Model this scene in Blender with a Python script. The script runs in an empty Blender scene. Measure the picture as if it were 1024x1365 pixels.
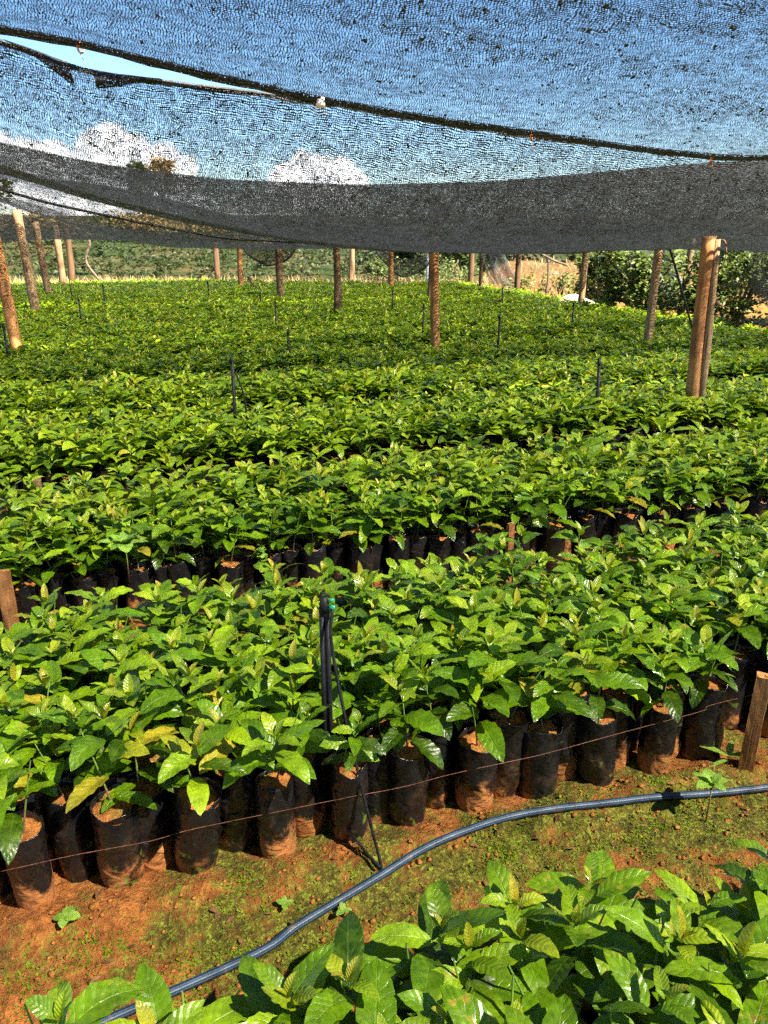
import bpy, math, random
import numpy as np
from mathutils import Vector, Matrix

R = math.radians
rng = np.random.default_rng(11)
random.seed(5)
scene = bpy.context.scene
COL = scene.collection
C17, S17 = math.cos(R(17)), math.sin(R(17))          # the beds run 17 degrees off the picture plane


def xy(u, w):
    """bed coordinates (along the beds, across the beds) to world"""
    return C17 * u - S17 * w, S17 * u + C17 * w


def uw(x, y):
    return C17 * x + S17 * y, -S17 * x + C17 * y


# ------------------------------------------------------------------ noise
_tab = np.random.default_rng(3).random((256, 256))


def vnoise(x, y):
    x = np.asarray(x, float); y = np.asarray(y, float)
    xi = np.floor(x).astype(int); yi = np.floor(y).astype(int)
    fx = x - xi; fy = y - yi
    fx = fx * fx * (3 - 2 * fx); fy = fy * fy * (3 - 2 * fy)
    g = lambda a, b: _tab[a % 256, b % 256]
    return (g(xi, yi) * (1 - fx) * (1 - fy) + g(xi + 1, yi) * fx * (1 - fy)
            + g(xi, yi + 1) * (1 - fx) * fy + g(xi + 1, yi + 1) * fx * fy)


def fbm(x, y, o=4):
    s = 0; a = .5
    for k in range(o):
        s = s + a * (vnoise(x * 2 ** k + 17 * k, y * 2 ** k + 5 * k) - .5); a *= .5
    return s


# ------------------------------------------------------------------ mesh buffer
class MB:
    """collects vertex / face arrays with a per-vertex uvw and tint, builds ONE mesh object"""

    def __init__(s):
        s.v, s.f, s.a, s.t, s.m = [], [], [], [], []; s.n = 0

    def add(s, v, f, a=None, t=None, m=0):
        v = np.asarray(v, float).reshape(-1, 3); f = np.asarray(f, int).reshape(-1, 4)
        s.v.append(v); s.f.append(f + s.n); s.n += len(v)
        s.a.append(np.zeros((len(v), 3)) if a is None else np.asarray(a, float))
        t = np.zeros(3) if t is None else np.asarray(t, float)
        s.t.append(np.broadcast_to(t, (len(v), 3)))
        s.m.append(np.full(len(f), m, int))
        return s

    def arrays(s):
        return (np.concatenate(s.v), np.concatenate(s.f), np.concatenate(s.a),
                np.concatenate(s.t), np.concatenate(s.m))

    def build(s, name, mats, parent=None, smooth=True, loc=None):
        v, f, a, t, m = s.arrays()
        me = bpy.data.meshes.new(name)
        me.vertices.add(len(v)); me.vertices.foreach_set('co', v.astype(np.float32).ravel())
        me.loops.add(len(f) * 4); me.loops.foreach_set('vertex_index', f.astype(np.int32).ravel())
        me.polygons.add(len(f))
        me.polygons.foreach_set('loop_start', np.arange(0, len(f) * 4, 4, dtype=np.int32))
        mats = mats if isinstance(mats, (list, tuple)) else [mats]
        for x in mats: me.materials.append(x)
        me.polygons.foreach_set('material_index', m.astype(np.int32))
        me.polygons.foreach_set('use_smooth', np.full(len(f), smooth))
        at = me.attributes.new('uvw', 'FLOAT_VECTOR', 'POINT'); at.data.foreach_set('vector', a.astype(np.float32).ravel())
        at = me.attributes.new('tint', 'FLOAT_VECTOR', 'POINT'); at.data.foreach_set('vector', t.astype(np.float32).ravel())
        me.update(calc_edges=True); me.validate()
        o = bpy.data.objects.new(name, me); COL.objects.link(o)
        if parent: o.parent = parent
        if loc is not None: o.location = loc
        return o


def tag(o, label=None, cat=None, group=None, kind=None):
    if label: o['label'] = label
    if cat: o['category'] = cat
    if group: o['group'] = group
    if kind: o['kind'] = kind
    return o


def empty(name, loc=(0, 0, 0), rz=0.):
    o = bpy.data.objects.new(name, None); COL.objects.link(o)
    o.location = loc; o.rotation_euler = (0, 0, rz); o.empty_display_size = .05
    return o


def grid_faces(nu, nv, wrap=False):
    """faces of an (nu x nv) vertex lattice, index = i*nv + j"""
    i = np.arange(nu - 1)[:, None]; j = np.arange(nv if wrap else nv - 1)[None, :]
    j2 = (j + 1) % nv
    return np.stack([i * nv + j, (i + 1) * nv + j, (i + 1) * nv + j2, i * nv + j2], -1).reshape(-1, 4)


def frames(pts):
    pts = np.asarray(pts, float)
    tg = np.gradient(pts, axis=0); tg /= np.linalg.norm(tg, axis=1)[:, None] + 1e-12
    up = np.array([0, 0, 1.]) if abs(tg[0][2]) < .8 else np.array([1., 0, 0])
    n = np.zeros_like(pts); b = np.zeros_like(pts)
    for i, t in enumerate(tg):
        up = up - t * up.dot(t); up /= np.linalg.norm(up) + 1e-12
        n[i] = up; b[i] = np.cross(t, up)
    return tg, n, b


def tube(mb, pts, rad, seg=8, t=None, m=0, cap=True, noise=0., flat=1.):
    pts = np.asarray(pts, float); k = len(pts)
    rad = np.broadcast_to(np.asarray(rad, float), (k,))
    _, n, b = frames(pts)
    th = np.linspace(0, 2 * math.pi, seg, endpoint=False)
    d = np.concatenate([[0], np.cumsum(np.linalg.norm(np.diff(pts, axis=0), axis=1))])
    rr = np.broadcast_to(rad[:, None], (k, seg))
    if noise: rr = rr * (1 + noise * (vnoise(np.cos(th)[None] * 1.6 + 9 * rad[0] * 100, d[:, None] * 2.2 + np.sin(th)[None] * 1.6) - .5) * 2)
    v = pts[:, None] + n[:, None] * (np.sin(th)[None, :, None] * rr[..., None]) * flat + b[:, None] * (np.cos(th)[None, :, None] * rr[..., None])
    a = np.stack(np.broadcast_arrays(th[None] / (2 * math.pi), d[:, None], rad[:, None] * 0), -1).reshape(-1, 3)
    v = v.reshape(-1, 3); f = grid_faces(k, seg, True)[:, ::-1]
    if cap:
        nv = [v]; na = [a]; nf = [f]; base = len(v)
        for e, idx in ((0, 0), (1, k - 1)):
            ring = np.arange(seg) + idx * seg
            cpt = pts[idx]
            inner = cpt + (v[ring] - cpt) * .02
            nv.append(inner); na.append(a[ring])
            q = np.stack([ring, np.roll(ring, -1), base + (np.arange(seg) + 1) % seg, base + np.arange(seg)], -1)
            nf.append(q if e == 1 else q[:, ::-1]); base += seg
        v = np.concatenate(nv); a = np.concatenate(na); f = np.concatenate(nf)
    mb.add(v, f, a, t, m)


def spline(p, n):
    p = np.asarray(p, float); t = np.linspace(0, len(p) - 1, n)
    q = np.vstack([2 * p[0] - p[1], p, 2 * p[-1] - p[-2]])
    i = np.minimum(t.astype(int), len(p) - 2); x = (t - i)[:, None]
    a, b, c, d = q[i], q[i + 1], q[i + 2], q[i + 3]
    return .5 * (2 * b + (c - a) * x + (2 * a - 5 * b + 4 * c - d) * x ** 2 + (3 * b - a - 3 * c + d) * x ** 3)


def blob(mb, c, r, sub=6, rough=.3, seed=0, t=None, m=0, squash=1.):
    """an irregular lump (lat/long lattice)"""
    nu, nv = sub, sub + 2
    ph = np.linspace(.05, math.pi - .05, nu)[:, None]; th = np.linspace(0, 2 * math.pi, nv, endpoint=False)[None]
    rr = r * (1 + rough * 2 * (vnoise(np.cos(th) * np.sin(ph) * 1.7 + seed * 3.1, np.sin(th) * np.sin(ph) * 1.7 + np.cos(ph) * 1.9 + seed) - .5))
    v = np.stack([rr * np.sin(ph) * np.cos(th), rr * np.sin(ph) * np.sin(th), rr * np.cos(ph) * squash + 0 * th], -1).reshape(-1, 3)
    mb.add(v + np.asarray(c), grid_faces(nu, nv, True), None, t, m)


# ------------------------------------------------------------------ node helpers
class NT:
    def __init__(s, name):
        s.mat = bpy.data.materials.new(name); s.mat.use_nodes = True
        s.t = s.mat.node_tree; s.t.nodes.clear()
        s.out = s.t.nodes.new('ShaderNodeOutputMaterial')

    def n(s, typ, **kw):
        x = s.t.nodes.new('ShaderNode' + typ)
        for k, v in kw.items():
            if k in ('operation', 'blend_type', 'data_type', 'attribute_name', 'noise_dimensions', 'voronoi_dimensions',
                     'feature', 'use_clamp', 'interpolation_type', 'noise_type', 'normalize', 'invert', 'clamp'):
                setattr(x, k, v)
        return x

    def set(s, sock, v):
        if isinstance(v, bpy.types.NodeSocket): s.t.links.new(v, sock)
        elif v is not None:
            if sock.type == 'RGBA' and len(v) == 3: v = (*v, 1)
            sock.default_value = v

    def math(s, op, a, b=None, c=None, clamp=False):
        x = s.n('Math', operation=op, use_clamp=clamp); s.set(x.inputs[0], a)
        if b is not None: s.set(x.inputs[1], b)
        if c is not None: s.set(x.inputs[2], c)
        return x.outputs[0]

    def mix(s, f, a, b, blend='MIX'):
        x = s.n('Mix', data_type='RGBA', blend_type=blend)
        s.set(x.inputs[0], f); s.set(x.inputs[6], a); s.set(x.inputs[7], b)
        return x.outputs[2]

    def noise(s, vec, scale, detail=3, rough=.5, dim='3D', out=0):
        x = s.n('TexNoise', noise_dimensions=dim)
        if vec is not None: s.set(x.inputs['Vector'], vec)
        s.set(x.inputs['Scale'], scale); s.set(x.inputs['Detail'], detail); s.set(x.inputs['Roughness'], rough)
        return x.outputs[out]

    def vor(s, vec, scale, feature='F1', out='Distance', rnd=1.):
        x = s.n('TexVoronoi', feature=feature); s.set(x.inputs['Vector'], vec); s.set(x.inputs['Scale'], scale)
        s.set(x.inputs['Randomness'], rnd)
        return x.outputs[out]

    def ramp(s, v, a, b, lo=0., hi=1.):
        x = s.n('MapRange', interpolation_type='SMOOTHSTEP'); s.set(x.inputs[0], v)
        for i, k in enumerate((a, b, lo, hi)): s.set(x.inputs[i + 1], k)
        return x.outputs[0]

    def attr(s, name):
        return s.n('Attribute', attribute_name=name).outputs['Vector']

    def sep(s, v):
        x = s.n('SeparateXYZ'); s.set(x.inputs[0], v); return x.outputs

    def comb(s, a, b, c):
        x = s.n('CombineXYZ')
        for i, k in enumerate((a, b, c)): s.set(x.inputs[i], k)
        return x.outputs[0]

    def vmul(s, v, k):
        x = s.n('VectorMath', operation='MULTIPLY'); s.set(x.inputs[0], v); s.set(x.inputs[1], k); return x.outputs[0]

    def vadd(s, v, k):
        x = s.n('VectorMath', operation='ADD'); s.set(x.inputs[0], v); s.set(x.inputs[1], k); return x.outputs[0]

    def objc(s): return s.n('TexCoord').outputs['Object']

    def rnd(s): return s.n('ObjectInfo').outputs['Random']

    def bump(s, h, strength=.5, dist=.01):
        x = s.n('Bump'); s.set(x.inputs['Height'], h); s.set(x.inputs['Strength'], strength); s.set(x.inputs['Distance'], dist)
        return x.outputs[0]

    def bsdf(s, col, rough=.6, spec=.5, normal=None, **kw):
        x = s.n('BsdfPrincipled'); s.set(x.inputs['Base Color'], col); s.set(x.inputs['Roughness'], rough)
        s.set(x.inputs['Specular IOR Level'], spec)
        if normal is not None: s.set(x.inputs['Normal'], normal)
        for k, v in kw.items(): s.set(x.inputs[k], v)
        return x.outputs[0]

    def shader_mix(s, f, a, b):
        x = s.n('MixShader'); s.set(x.inputs[0], f); s.set(x.inputs[1], a); s.set(x.inputs[2], b); return x.outputs[0]

    def done(s, sh):
        s.t.links.new(sh, s.out.inputs['Surface']); return s.mat


def simple(name, col, rough=.6, spec=.4, var=.25, scale=30, bump=.2):
    k = NT(name); nz = k.noise(k.objc(), scale, 4)
    c = k.mix(k.ramp(nz, .3, .7), tuple(x * (1 - var) for x in col), tuple(min(1, x * (1 + var)) for x in col))
    return k.done(k.bsdf(c, rough, spec, k.bump(nz, bump, .004)))


# ------------------------------------------------------------------ materials
def leaf_material(name, dark, mid, light, young, trans, rough=.32, near=True):
    k = NT(name)
    u, v, _ = k.sep(k.attr('uvw')); tr, ty, tz = k.sep(k.attr('tint'))
    obj = k.rnd()
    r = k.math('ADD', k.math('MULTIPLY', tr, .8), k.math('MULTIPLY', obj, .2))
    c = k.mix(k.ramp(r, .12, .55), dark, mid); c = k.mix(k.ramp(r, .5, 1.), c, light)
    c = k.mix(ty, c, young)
    av = k.math('ABSOLUTE', v)
    # midrib and side veins: paler, sunk
    side = k.math('ABSOLUTE', k.math('SUBTRACT', k.math('FRACT', k.math('SUBTRACT', k.math('ADD', k.math('MULTIPLY', u, 8.), k.math('MULTIPLY', k.noise(k.n('NewGeometry').outputs['Position'], 30, 2), 1.1)), k.math('MULTIPLY', av, 1.3))), .5))
    vein = k.math('MAXIMUM', k.ramp(av, .07, .02), k.math('MULTIPLY', k.ramp(side, .07, .0), .7))
    vc = k.mix(.55, c, (.24, .36, .05))
    c = k.mix(k.math('MULTIPLY', vein, .34), c, vc)
    pos = k.n('NewGeometry').outputs['Position']
    n1 = k.noise(pos, 38, 2)
    c = k.mix(k.ramp(n1, .35, .75, 0, .35), c, k.mix(.5, c, light))
    if near:
        # brown blotches on the leaves that carry them, and dried spray spots on many
        n2 = k.noise(pos, 60, 2)
        c = k.mix(k.math('MULTIPLY', k.ramp(n2, .66, .70), tz), c, (.20, .07, .02))
        halo = k.math('MULTIPLY', k.ramp(n2, .58, .66, 0, .6), tz)
        c = k.mix(halo, c, (.34, .30, .03))
        sp = k.vor(pos, 210.)
        c = k.mix(k.math('MULTIPLY', k.ramp(sp, .20, .14), k.ramp(k.noise(pos, 14, 1), .55, .66, 0, .28)), c, (.5, .52, .38))
    h = k.math('SUBTRACT', k.math('MULTIPLY', side, .9), k.math('MULTIPLY', vein, .5))
    h = k.math('ADD', h, k.math('MULTIPLY', k.noise(pos, 160, 2), .35))
    nm = k.bump(h, .55 if near else .6, .003)
    a = k.bsdf(c, k.ramp(n1, .3, .7, rough - .10, rough + .08), .46, nm)
    t = k.n('BsdfTranslucent'); k.set(t.inputs[0], k.mix(.6, c, trans)); k.set(t.inputs['Normal'], nm)
    return k.done(k.shader_mix(.27, a, t.outputs[0]))


M = {}
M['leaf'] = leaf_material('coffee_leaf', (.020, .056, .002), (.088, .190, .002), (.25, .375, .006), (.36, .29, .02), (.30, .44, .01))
M['leaf_far'] = leaf_material('coffee_leaf_far', (.030, .080, .002), (.125, .225, .003), (.27, .375, .007), (.34, .30, .02), (.30, .44, .01), .36, False)
M['leaf_pale'] = leaf_material('pale_leaf', (.09, .20, .02), (.14, .29, .03), (.21, .38, .04), (.34, .42, .06), (.3, .5, .04), .5)
M['leaf_bush'] = leaf_material('bush_leaf', (.058, .092, .020), (.115, .165, .035), (.21, .26, .07), (.25, .20, .06), (.14, .2, .03), .5, False)
M['leaf_field'] = leaf_material('field_leaf', (.014, .026, .006), (.026, .042, .009), (.052, .062, .016), (.14, .12, .04), (.06, .09, .015), .6, False)
M['leaf_tree'] = leaf_material('tree_leaf', (.020, .040, .012), (.038, .066, .018), (.075, .10, .03), (.20, .15, .06), (.10, .14, .02), .5, False)
M['dry'] = leaf_material('dry_leaf', (.20, .13, .06), (.34, .23, .10), (.48, .36, .18), (.4, .2, .08), (.4, .3, .12), .7, False)


def stem_material():
    k = NT('stem_bark'); _, d, _ = k.sep(k.attr('uvw'))
    c = k.mix(k.ramp(d, .05, .14), (.16, .10, .045), (.13, .22, .03))
    return k.done(k.bsdf(c, .55, .4))


def bag_material():
    k = NT('bag_plastic'); u, h, rv = k.sep(k.attr('uvw'))
    oi = k.rnd(); ob = k.objc()
    off = k.comb(k.math('MULTIPLY', oi, 37.), k.math('MULTIPLY', oi, 91.), k.math('MULTIPLY', rv, 50.))
    p = k.vadd(ob, off)
    n1 = k.noise(p, 10, 6, .62); n2 = k.noise(p, 70, 3)
    # splashed mud: thick at the foot, ragged, higher on some bags
    lim = k.math('ADD', k.math('MULTIPLY', k.math('SUBTRACT', n1, .5), 1.7), k.math('ADD', k.math('MULTIPLY', k.math('POWER', oi, 2.), .48), -.07))
    mud = k.ramp(k.math('SUBTRACT', lim, h), -.10, .14)
    film = k.math('MULTIPLY', k.ramp(n1, .46, .70), k.ramp(h, 1.0, 0.2, .03, .38))
    c = k.mix(film, (.008, .008, .009), (.13, .072, .034))
    c = k.mix(mud, c, k.mix(n2, (.22, .075, .014), (.42, .165, .042)))
    moss = k.math('MULTIPLY', k.ramp(k.noise(p, 26, 3), .62, .68), k.ramp(h, .75, .3))
    c = k.mix(k.math('MULTIPLY', moss, .7), c, (.12, .17, .025))
    ro = k.mix(mud, k.mix(film, (.27,) * 3, (.55,) * 3), (.9,) * 3)
    wr = k.n('TexWave'); k.set(wr.inputs['Vector'], k.vmul(p, (1, 1, 3.4))); k.set(wr.inputs['Scale'], 9.); k.set(wr.inputs['Distortion'], 7.); k.set(wr.inputs['Detail'], 2.)
    hgt = k.math('ADD', k.math('MULTIPLY', wr.outputs['Fac'], .35), k.math('ADD', n1, k.math('MULTIPLY', n2, .3)))
    return k.done(k.bsdf(c, ro, .5, k.bump(hgt, .9, .008)))


def soil_material(name='potting_soil', moss=.5):
    k = NT(name); p = k.n('NewGeometry').outputs['Position']
    n = k.noise(p, 55, 5, .65); n2 = k.noise(p, 230, 2)
    c = k.mix(k.ramp(n, .3, .7), (.20, .066, .014), (.42, .165, .045)); c = k.mix(k.ramp(n2, .55, .8), c, (.52, .27, .11))
    c = k.mix(k.math('MULTIPLY', k.ramp(k.noise(p, 22, 3), .5, .6), moss), c, (.13, .16, .025))
    return k.done(k.bsdf(c, .95, .1, k.bump(k.math('ADD', n, n2), .9, .006)))


def ground_material():
    k = NT('red_earth'); p = k.n('NewGeometry').outputs['Position']
    x, y, z = k.sep(p)
    u = k.math('ADD', k.math('MULTIPLY', x, C17), k.math('MULTIPLY', y, S17))
    w = k.math('ADD', k.math('MULTIPLY', x, -S17), k.math('MULTIPLY', y, C17))
    n1 = k.noise(p, 7, 5, .6); n2 = k.noise(p, 46, 5, .65); n3 = k.noise(p, 260, 2); nb = k.noise(p, 1.7, 3)
    c = k.mix(k.ramp(n2, .3, .72), (.16, .050, .009), (.35, .130, .028))
    c = k.mix(k.ramp(n1, .55, .75, 0, .75), c, (.17, .07, .025))
    c = k.mix(k.ramp(n3, .62, .78, 0, .7), c, (.46, .24, .09))
    # algae and moss that grow on the damp path, thinner toward the left end
    left = k.ramp(u, -.65, .1, -.12, .05)
    m = k.math('ADD', k.math('ADD', k.math('MULTIPLY', n1, .75), k.math('MULTIPLY', n2, .35)), left)
    foot = k.ramp(k.math('ABSOLUTE', k.math('SUBTRACT', w, 1.46)), .16, .02, 0, .07)
    m = k.ramp(k.math('ADD', m, foot), .525, .665, 0, .9)
    c = k.mix(m, c, k.mix(k.ramp(n2, .38, .66), (.032, .036, .005), (.105, .112, .010)))
    c = k.mix(k.math('MULTIPLY', k.ramp(k.noise(p, 90, 2), .56, .62), m), c, (.17, .20, .02))
    far = k.ramp(y, 17, 24)
    fc = k.mix(k.ramp(k.noise(p, .5, 4), .4, .6), (.36, .26, .12), (.14, .15, .04))
    c = k.mix(far, c, fc)
    h = k.math('ADD', k.math('MULTIPLY', n2, 1.), k.math('ADD', k.math('MULTIPLY', n3, .4), k.math('MULTIPLY', k.noise(p, 90, 2), .6)))
    return k.done(k.bsdf(c, .9, .25, k.bump(h, 1., .012)))


def net_material(name, pu, pv, thick, block, tint=(.022, .022, .024)):
    """knitted shade cloth: chain rows, short cross tapes staggered row by row, some cells closed by loose yarn"""
    k = NT(name); u, v, _ = k.sep(k.attr('uvw'))
    pos = k.n('NewGeometry').outputs['Position']
    uv = k.comb(u, v, 0.)
    wob = k.n('TexNoise'); k.set(wob.inputs['Vector'], uv); k.set(wob.inputs['Scale'], 13.); k.set(wob.inputs['Detail'], 4.)
    wx, wy, _ = k.sep(wob.outputs['Color'])
    u2 = k.math('ADD', u, k.math('MULTIPLY', k.math('SUBTRACT', wx, .5), .05))
    v2 = k.math('ADD', v, k.math('MULTIPLY', k.math('SUBTRACT', wy, .5), .05))
    rv = k.math('DIVIDE', v2, pv); row = k.math('FLOOR', rv)
    wn = k.n('TexWhiteNoise', noise_dimensions='1D'); k.set(wn.inputs['W'], row)
    ru = k.math('ADD', k.math('DIVIDE', u2, pu), wn.outputs['Value']); cell = k.math('FLOOR', ru)
    dv = k.math('ABSOLUTE', k.math('SUBTRACT', k.math('FRACT', rv), .5))
    du = k.math('ABSOLUTE', k.math('SUBTRACT', k.math('FRACT', ru), .5))
    w2 = k.n('TexWhiteNoise', noise_dimensions='2D'); k.set(w2.inputs['Vector'], k.comb(cell, row, 0.))
    big = k.noise(uv, 9., 4, .6)
    th = k.math('ADD', thick, k.math('MULTIPLY', k.math('SUBTRACT', big, .5), .26))
    th = k.math('ADD', th, k.math('MULTIPLY', k.math('SUBTRACT', w2.outputs['Value'], .5), .20))
    a = k.math('GREATER_THAN', dv, k.math('SUBTRACT', .5, k.math('MULTIPLY', th, .5)))
    b = k.math('GREATER_THAN', du, k.math('SUBTRACT', .5, k.math('MULTIPLY', th, .42)))
    c = k.math('LESS_THAN', w2.outputs['Value'], k.math('ADD', block, k.math('MULTIPLY', k.math('SUBTRACT', big, .5), .5)))
    solid = k.math('MAXIMUM', k.math('MAXIMUM', a, b), c)
    fl = k.noise(uv, 75., 3)
    col = k.mix(k.ramp(fl, .54, .72), tint, (.105, .108, .115))  # pale flecks paint the shine of loose tape into the colour
    sh = k.bsdf(col, .5, .4)
    t = k.n('BsdfTranslucent'); k.set(t.inputs[0], (.013, .013, .013))
    sh = k.shader_mix(.35, sh, t.outputs[0])
    tr = k.n('BsdfTransparent')
    return k.done(k.shader_mix(solid, tr.outputs[0], sh))


def wood_material(name, a, b, dark=(.05, .03, .018)):
    k = NT(name); p = k.objc(); oi = k.rnd()
    p = k.vadd(p, k.comb(k.math('MULTIPLY', oi, 30.), k.math('MULTIPLY', oi, 50.), k.math('MULTIPLY', oi, 10.)))
    st = k.vmul(p, (30, 30, 1.7)); n = k.noise(st, 1., 5, .6); n2 = k.noise(p, 3.2, 3)
    c = k.mix(k.ramp(n, .3, .7), a, b); c = k.mix(k.ramp(n2, .45, .7, 0, .75), c, tuple(x * .42 for x in a))
    c = k.mix(k.ramp(n, .62, .72, 0, .8), c, dark)
    kn = k.vor(k.vmul(p, (6, 6, 2.2)), 1.); c = k.mix(k.ramp(kn, .20, .10, 0, .8), c, dark)
    return k.done(k.bsdf(c, .75, .25, k.bump(n, .8, .008)))


def hose_material():
    k = NT('striped_pipe'); a, d, _ = k.sep(k.attr('uvw'))
    # four pale blue lines along the black pipe
    s = k.math('ABSOLUTE', k.math('SUBTRACT', k.math('FRACT', k.math('MULTIPLY', a, 11.)), .5))
    st = k.ramp(s, .24, .17)
    top = k.math('MULTIPLY', k.math('GREATER_THAN', a, .03), k.math('LESS_THAN', a, .49))
    p = k.n('NewGeometry').outputs['Position']; n = k.noise(p, 35, 4)
    c = k.mix(k.math('MULTIPLY', st, top), (.010, .013, .019), (.026, .085, .175))
    c = k.mix(k.ramp(n, .56, .76, 0, .5), c, (.20, .11, .05))
    return k.done(k.bsdf(c, .5, .5, k.bump(s, .25, .002)))


M['stem'] = stem_material(); M['bag'] = bag_material(); M['soil'] = soil_material()
M['ground'] = ground_material(); M['hose'] = hose_material()
M['net_open'] = net_material('shade_net_open', .0125, .0140, .30, -.02)
M['net_mid'] = net_material('shade_net_mid', .011, .0145, .29, -.02)
M['net_dense'] = net_material('shade_net_dense', .012, .016, .35, .06, (.019, .021, .024))
M['net_far'] = net_material('shade_net_far', .012, .017, .165, .0, (.021, .022, .024))
M['net_hem'] = net_material('shade_net_hem', .010, .010, .62, .3, (.012, .012, .013))
M['net_veil'] = net_material('shade_net_veil', .020, .020, .42, .18, (.030, .030, .028))
M['wood'] = wood_material('weathered_post', (.165, .095, .045), (.29, .19, .105))
M['wood_dark'] = wood_material('dark_post', (.085, .045, .022), (.16, .095, .05))
M['wood_orange'] = wood_material('orange_wood', (.25, .105, .034), (.36, .18, .065))
M['stake'] = wood_material('orange_stake', (.46, .19, .055), (.60, .30, .10), (.2, .09, .03))
M['black'] = simple('black_plastic', (.008, .008, .009), .6, .25, .3)
M['green'] = simple('green_nozzle', (.01, .22, .11), .35, .5, .2)
M['wire'] = simple('rusty_wire', (.12, .045, .02), .6, .4, .4, 120)
M['rope'] = simple('black_rope', (.02, .02, .02), .8, .2, .4, 200)
M['twine'] = simple('orange_twine', (.45, .20, .07), .8, .2, .4, 200)
M['cloth'] = simple('white_cloth', (.78, .80, .80), .8, .2, .05, 40, .5)
M['sheet'] = simple('cream_sheet', (.60, .54, .36), .7, .3, .15, 3, .4)
M['white'] = simple('white_pole', (.75, .76, .76), .5, .4, .05, 10)
M['bark'] = simple('bark', (.13, .095, .065), .9, .1, .4, 14, .8)
M['clod'] = soil_material('clods', .25)
M['litter'] = simple('dead_leaf', (.15, .07, .03), .8, .2, .5, 25)

# ------------------------------------------------------------------ leaves and plants


def leaf(L, W, nu, nv, pitch, curl, fold, az, pos, roll=0., wave=.0, ph=0., quilt=0., freq=5., side=0.):
    """one leaf: midrib arc, tapering outline with a drawn-out tip, wavy margin. returns verts, uvw"""
    s = np.linspace(0, 1, nu); t = np.linspace(-1, 1, nv)
    ang = pitch - curl * s
    ds = L / (nu - 1)
    cx = np.concatenate([[0], np.cumsum(np.cos(ang[:-1]) * ds)]); cz = np.concatenate([[0], np.cumsum(np.sin(ang[:-1]) * ds)])
    hw = W / 2 * np.clip(np.sin(math.pi * np.clip(s, 0, 1) ** .90), 0, 1) ** .74 * (1.04 - .12 * s) + .0009
    hw[-1] = .0006
    S, T = np.meshgrid(s, t, indexing='ij'); HW = hw[:, None]
    y = T * HW + side * (cx[:, None] / L) ** 2 * L
    n_off = fold * np.abs(T) * HW + wave * HW * np.abs(T) ** 2 * np.sin(2 * math.pi * freq * S + ph + 1.3 * np.sign(T))
    if quilt: n_off = n_off + quilt * L * np.abs(np.sin(math.pi * (8 * S - 1.1 * np.abs(T)))) * (np.abs(T) > .01) * (np.abs(T) < .95)
    nx = -np.sin(ang)[:, None]; nz = np.cos(ang)[:, None]
    X = cx[:, None] + nx * n_off; Z = cz[:, None] + nz * n_off
    y2 = y * math.cos(roll) - (Z - cz[:, None]) * math.sin(roll) * 0 ; Zr = Z + y * math.sin(roll)
    ca, sa = math.cos(az), math.sin(az)
    v = np.stack([X * ca - y2 * sa, X * sa + y2 * ca, Zr], -1).reshape(-1, 3) + np.asarray(pos)
    a = np.stack([S, T, 0 * S], -1).reshape(-1, 3)
    return v, a


def seedling_shape(seed, nu, nv, rich, style):
    """foliage and stem buffers of one coffee seedling, origin at the soil surface (z = 0)"""
    r = np.random.default_rng(seed)
    fo, st = MB(), MB()
    H = r.uniform(.145, .225) * style.get('tall', 1.)
    n = int(r.integers(5, 8))
    lean = r.normal(0, .03, 2)
    az0 = r.uniform(0, 2 * math.pi)
    ff = grid_faces(nu, nv)
    ztop = H
    for i in range(n):
        f = i / (n - 1)
        z = .035 + (H - .04) * f ** .9
        base = np.array([lean[0] * f, lean[1] * f, z])
        Lm = (.086 + .048 * math.sin(math.pi * min(1, .22 + .72 * f))) * style.get('big', 1.)
        if i == n - 1: Lm *= .72
        for q in (0, 1):
            if i == 0 and r.random() < .35: continue
            L = Lm * r.uniform(.84, 1.16); W = L * r.uniform(.36, .45)
            az = az0 + i * math.pi / 2 + q * math.pi + r.normal(0, .28)
            pitch = R(16 + 26 * f) + r.normal(0, .16); curl = R(58 - 8 * f) + r.normal(0, .22) + style.get('droop', 0.)
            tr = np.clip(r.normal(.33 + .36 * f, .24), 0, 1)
            ty = 0. if i < n - 1 else np.clip(r.normal(.08, .14), 0, .5)
            if r.random() < .06: ty = r.uniform(.5, 1.)
            sp = 1. if (r.random() < (.10 + style.get('spots', 0.))) else 0.
            v, a = leaf(L, W, nu, nv, pitch, curl, r.uniform(.05, .30), az, base + np.array([math.cos(az), math.sin(az), .3]) * .006,
                        r.normal(0, .25), .13 if rich else .08, r.uniform(0, 6), .006 if rich else 0., r.uniform(3., 5.), r.normal(0, .12))
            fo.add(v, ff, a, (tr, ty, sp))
    # the young pair at the tip
    top = np.array([lean[0], lean[1], H])
    yt = style.get('young', .55)
    for q in (0, 1):
        L = r.uniform(.028, .058) * (1.25 if style.get('young', 0) > .8 else 1); az = az0 + n * math.pi / 2 + q * math.pi + r.normal(0, .2)
        v, a = leaf(L, L * r.uniform(.30, .42), nu, nv, R(r.uniform(58, 82)), R(r.uniform(5, 45)), .35, az, top, 0, .1, 0, 0)
        fo.add(v, ff, a, (.8, np.clip(yt + r.normal(0, .2), 0, 1), 0.))
    k = 6
    pts = np.stack([lean[0] * np.linspace(0, 1, k) ** 1.2, lean[1] * np.linspace(0, 1, k) ** 1.2, np.linspace(-.02, H + .004, k)], -1)
    tube(st, pts, np.linspace(.0032, .0016, k), 6 if rich else 3, cap=False)
    return fo, st


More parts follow.
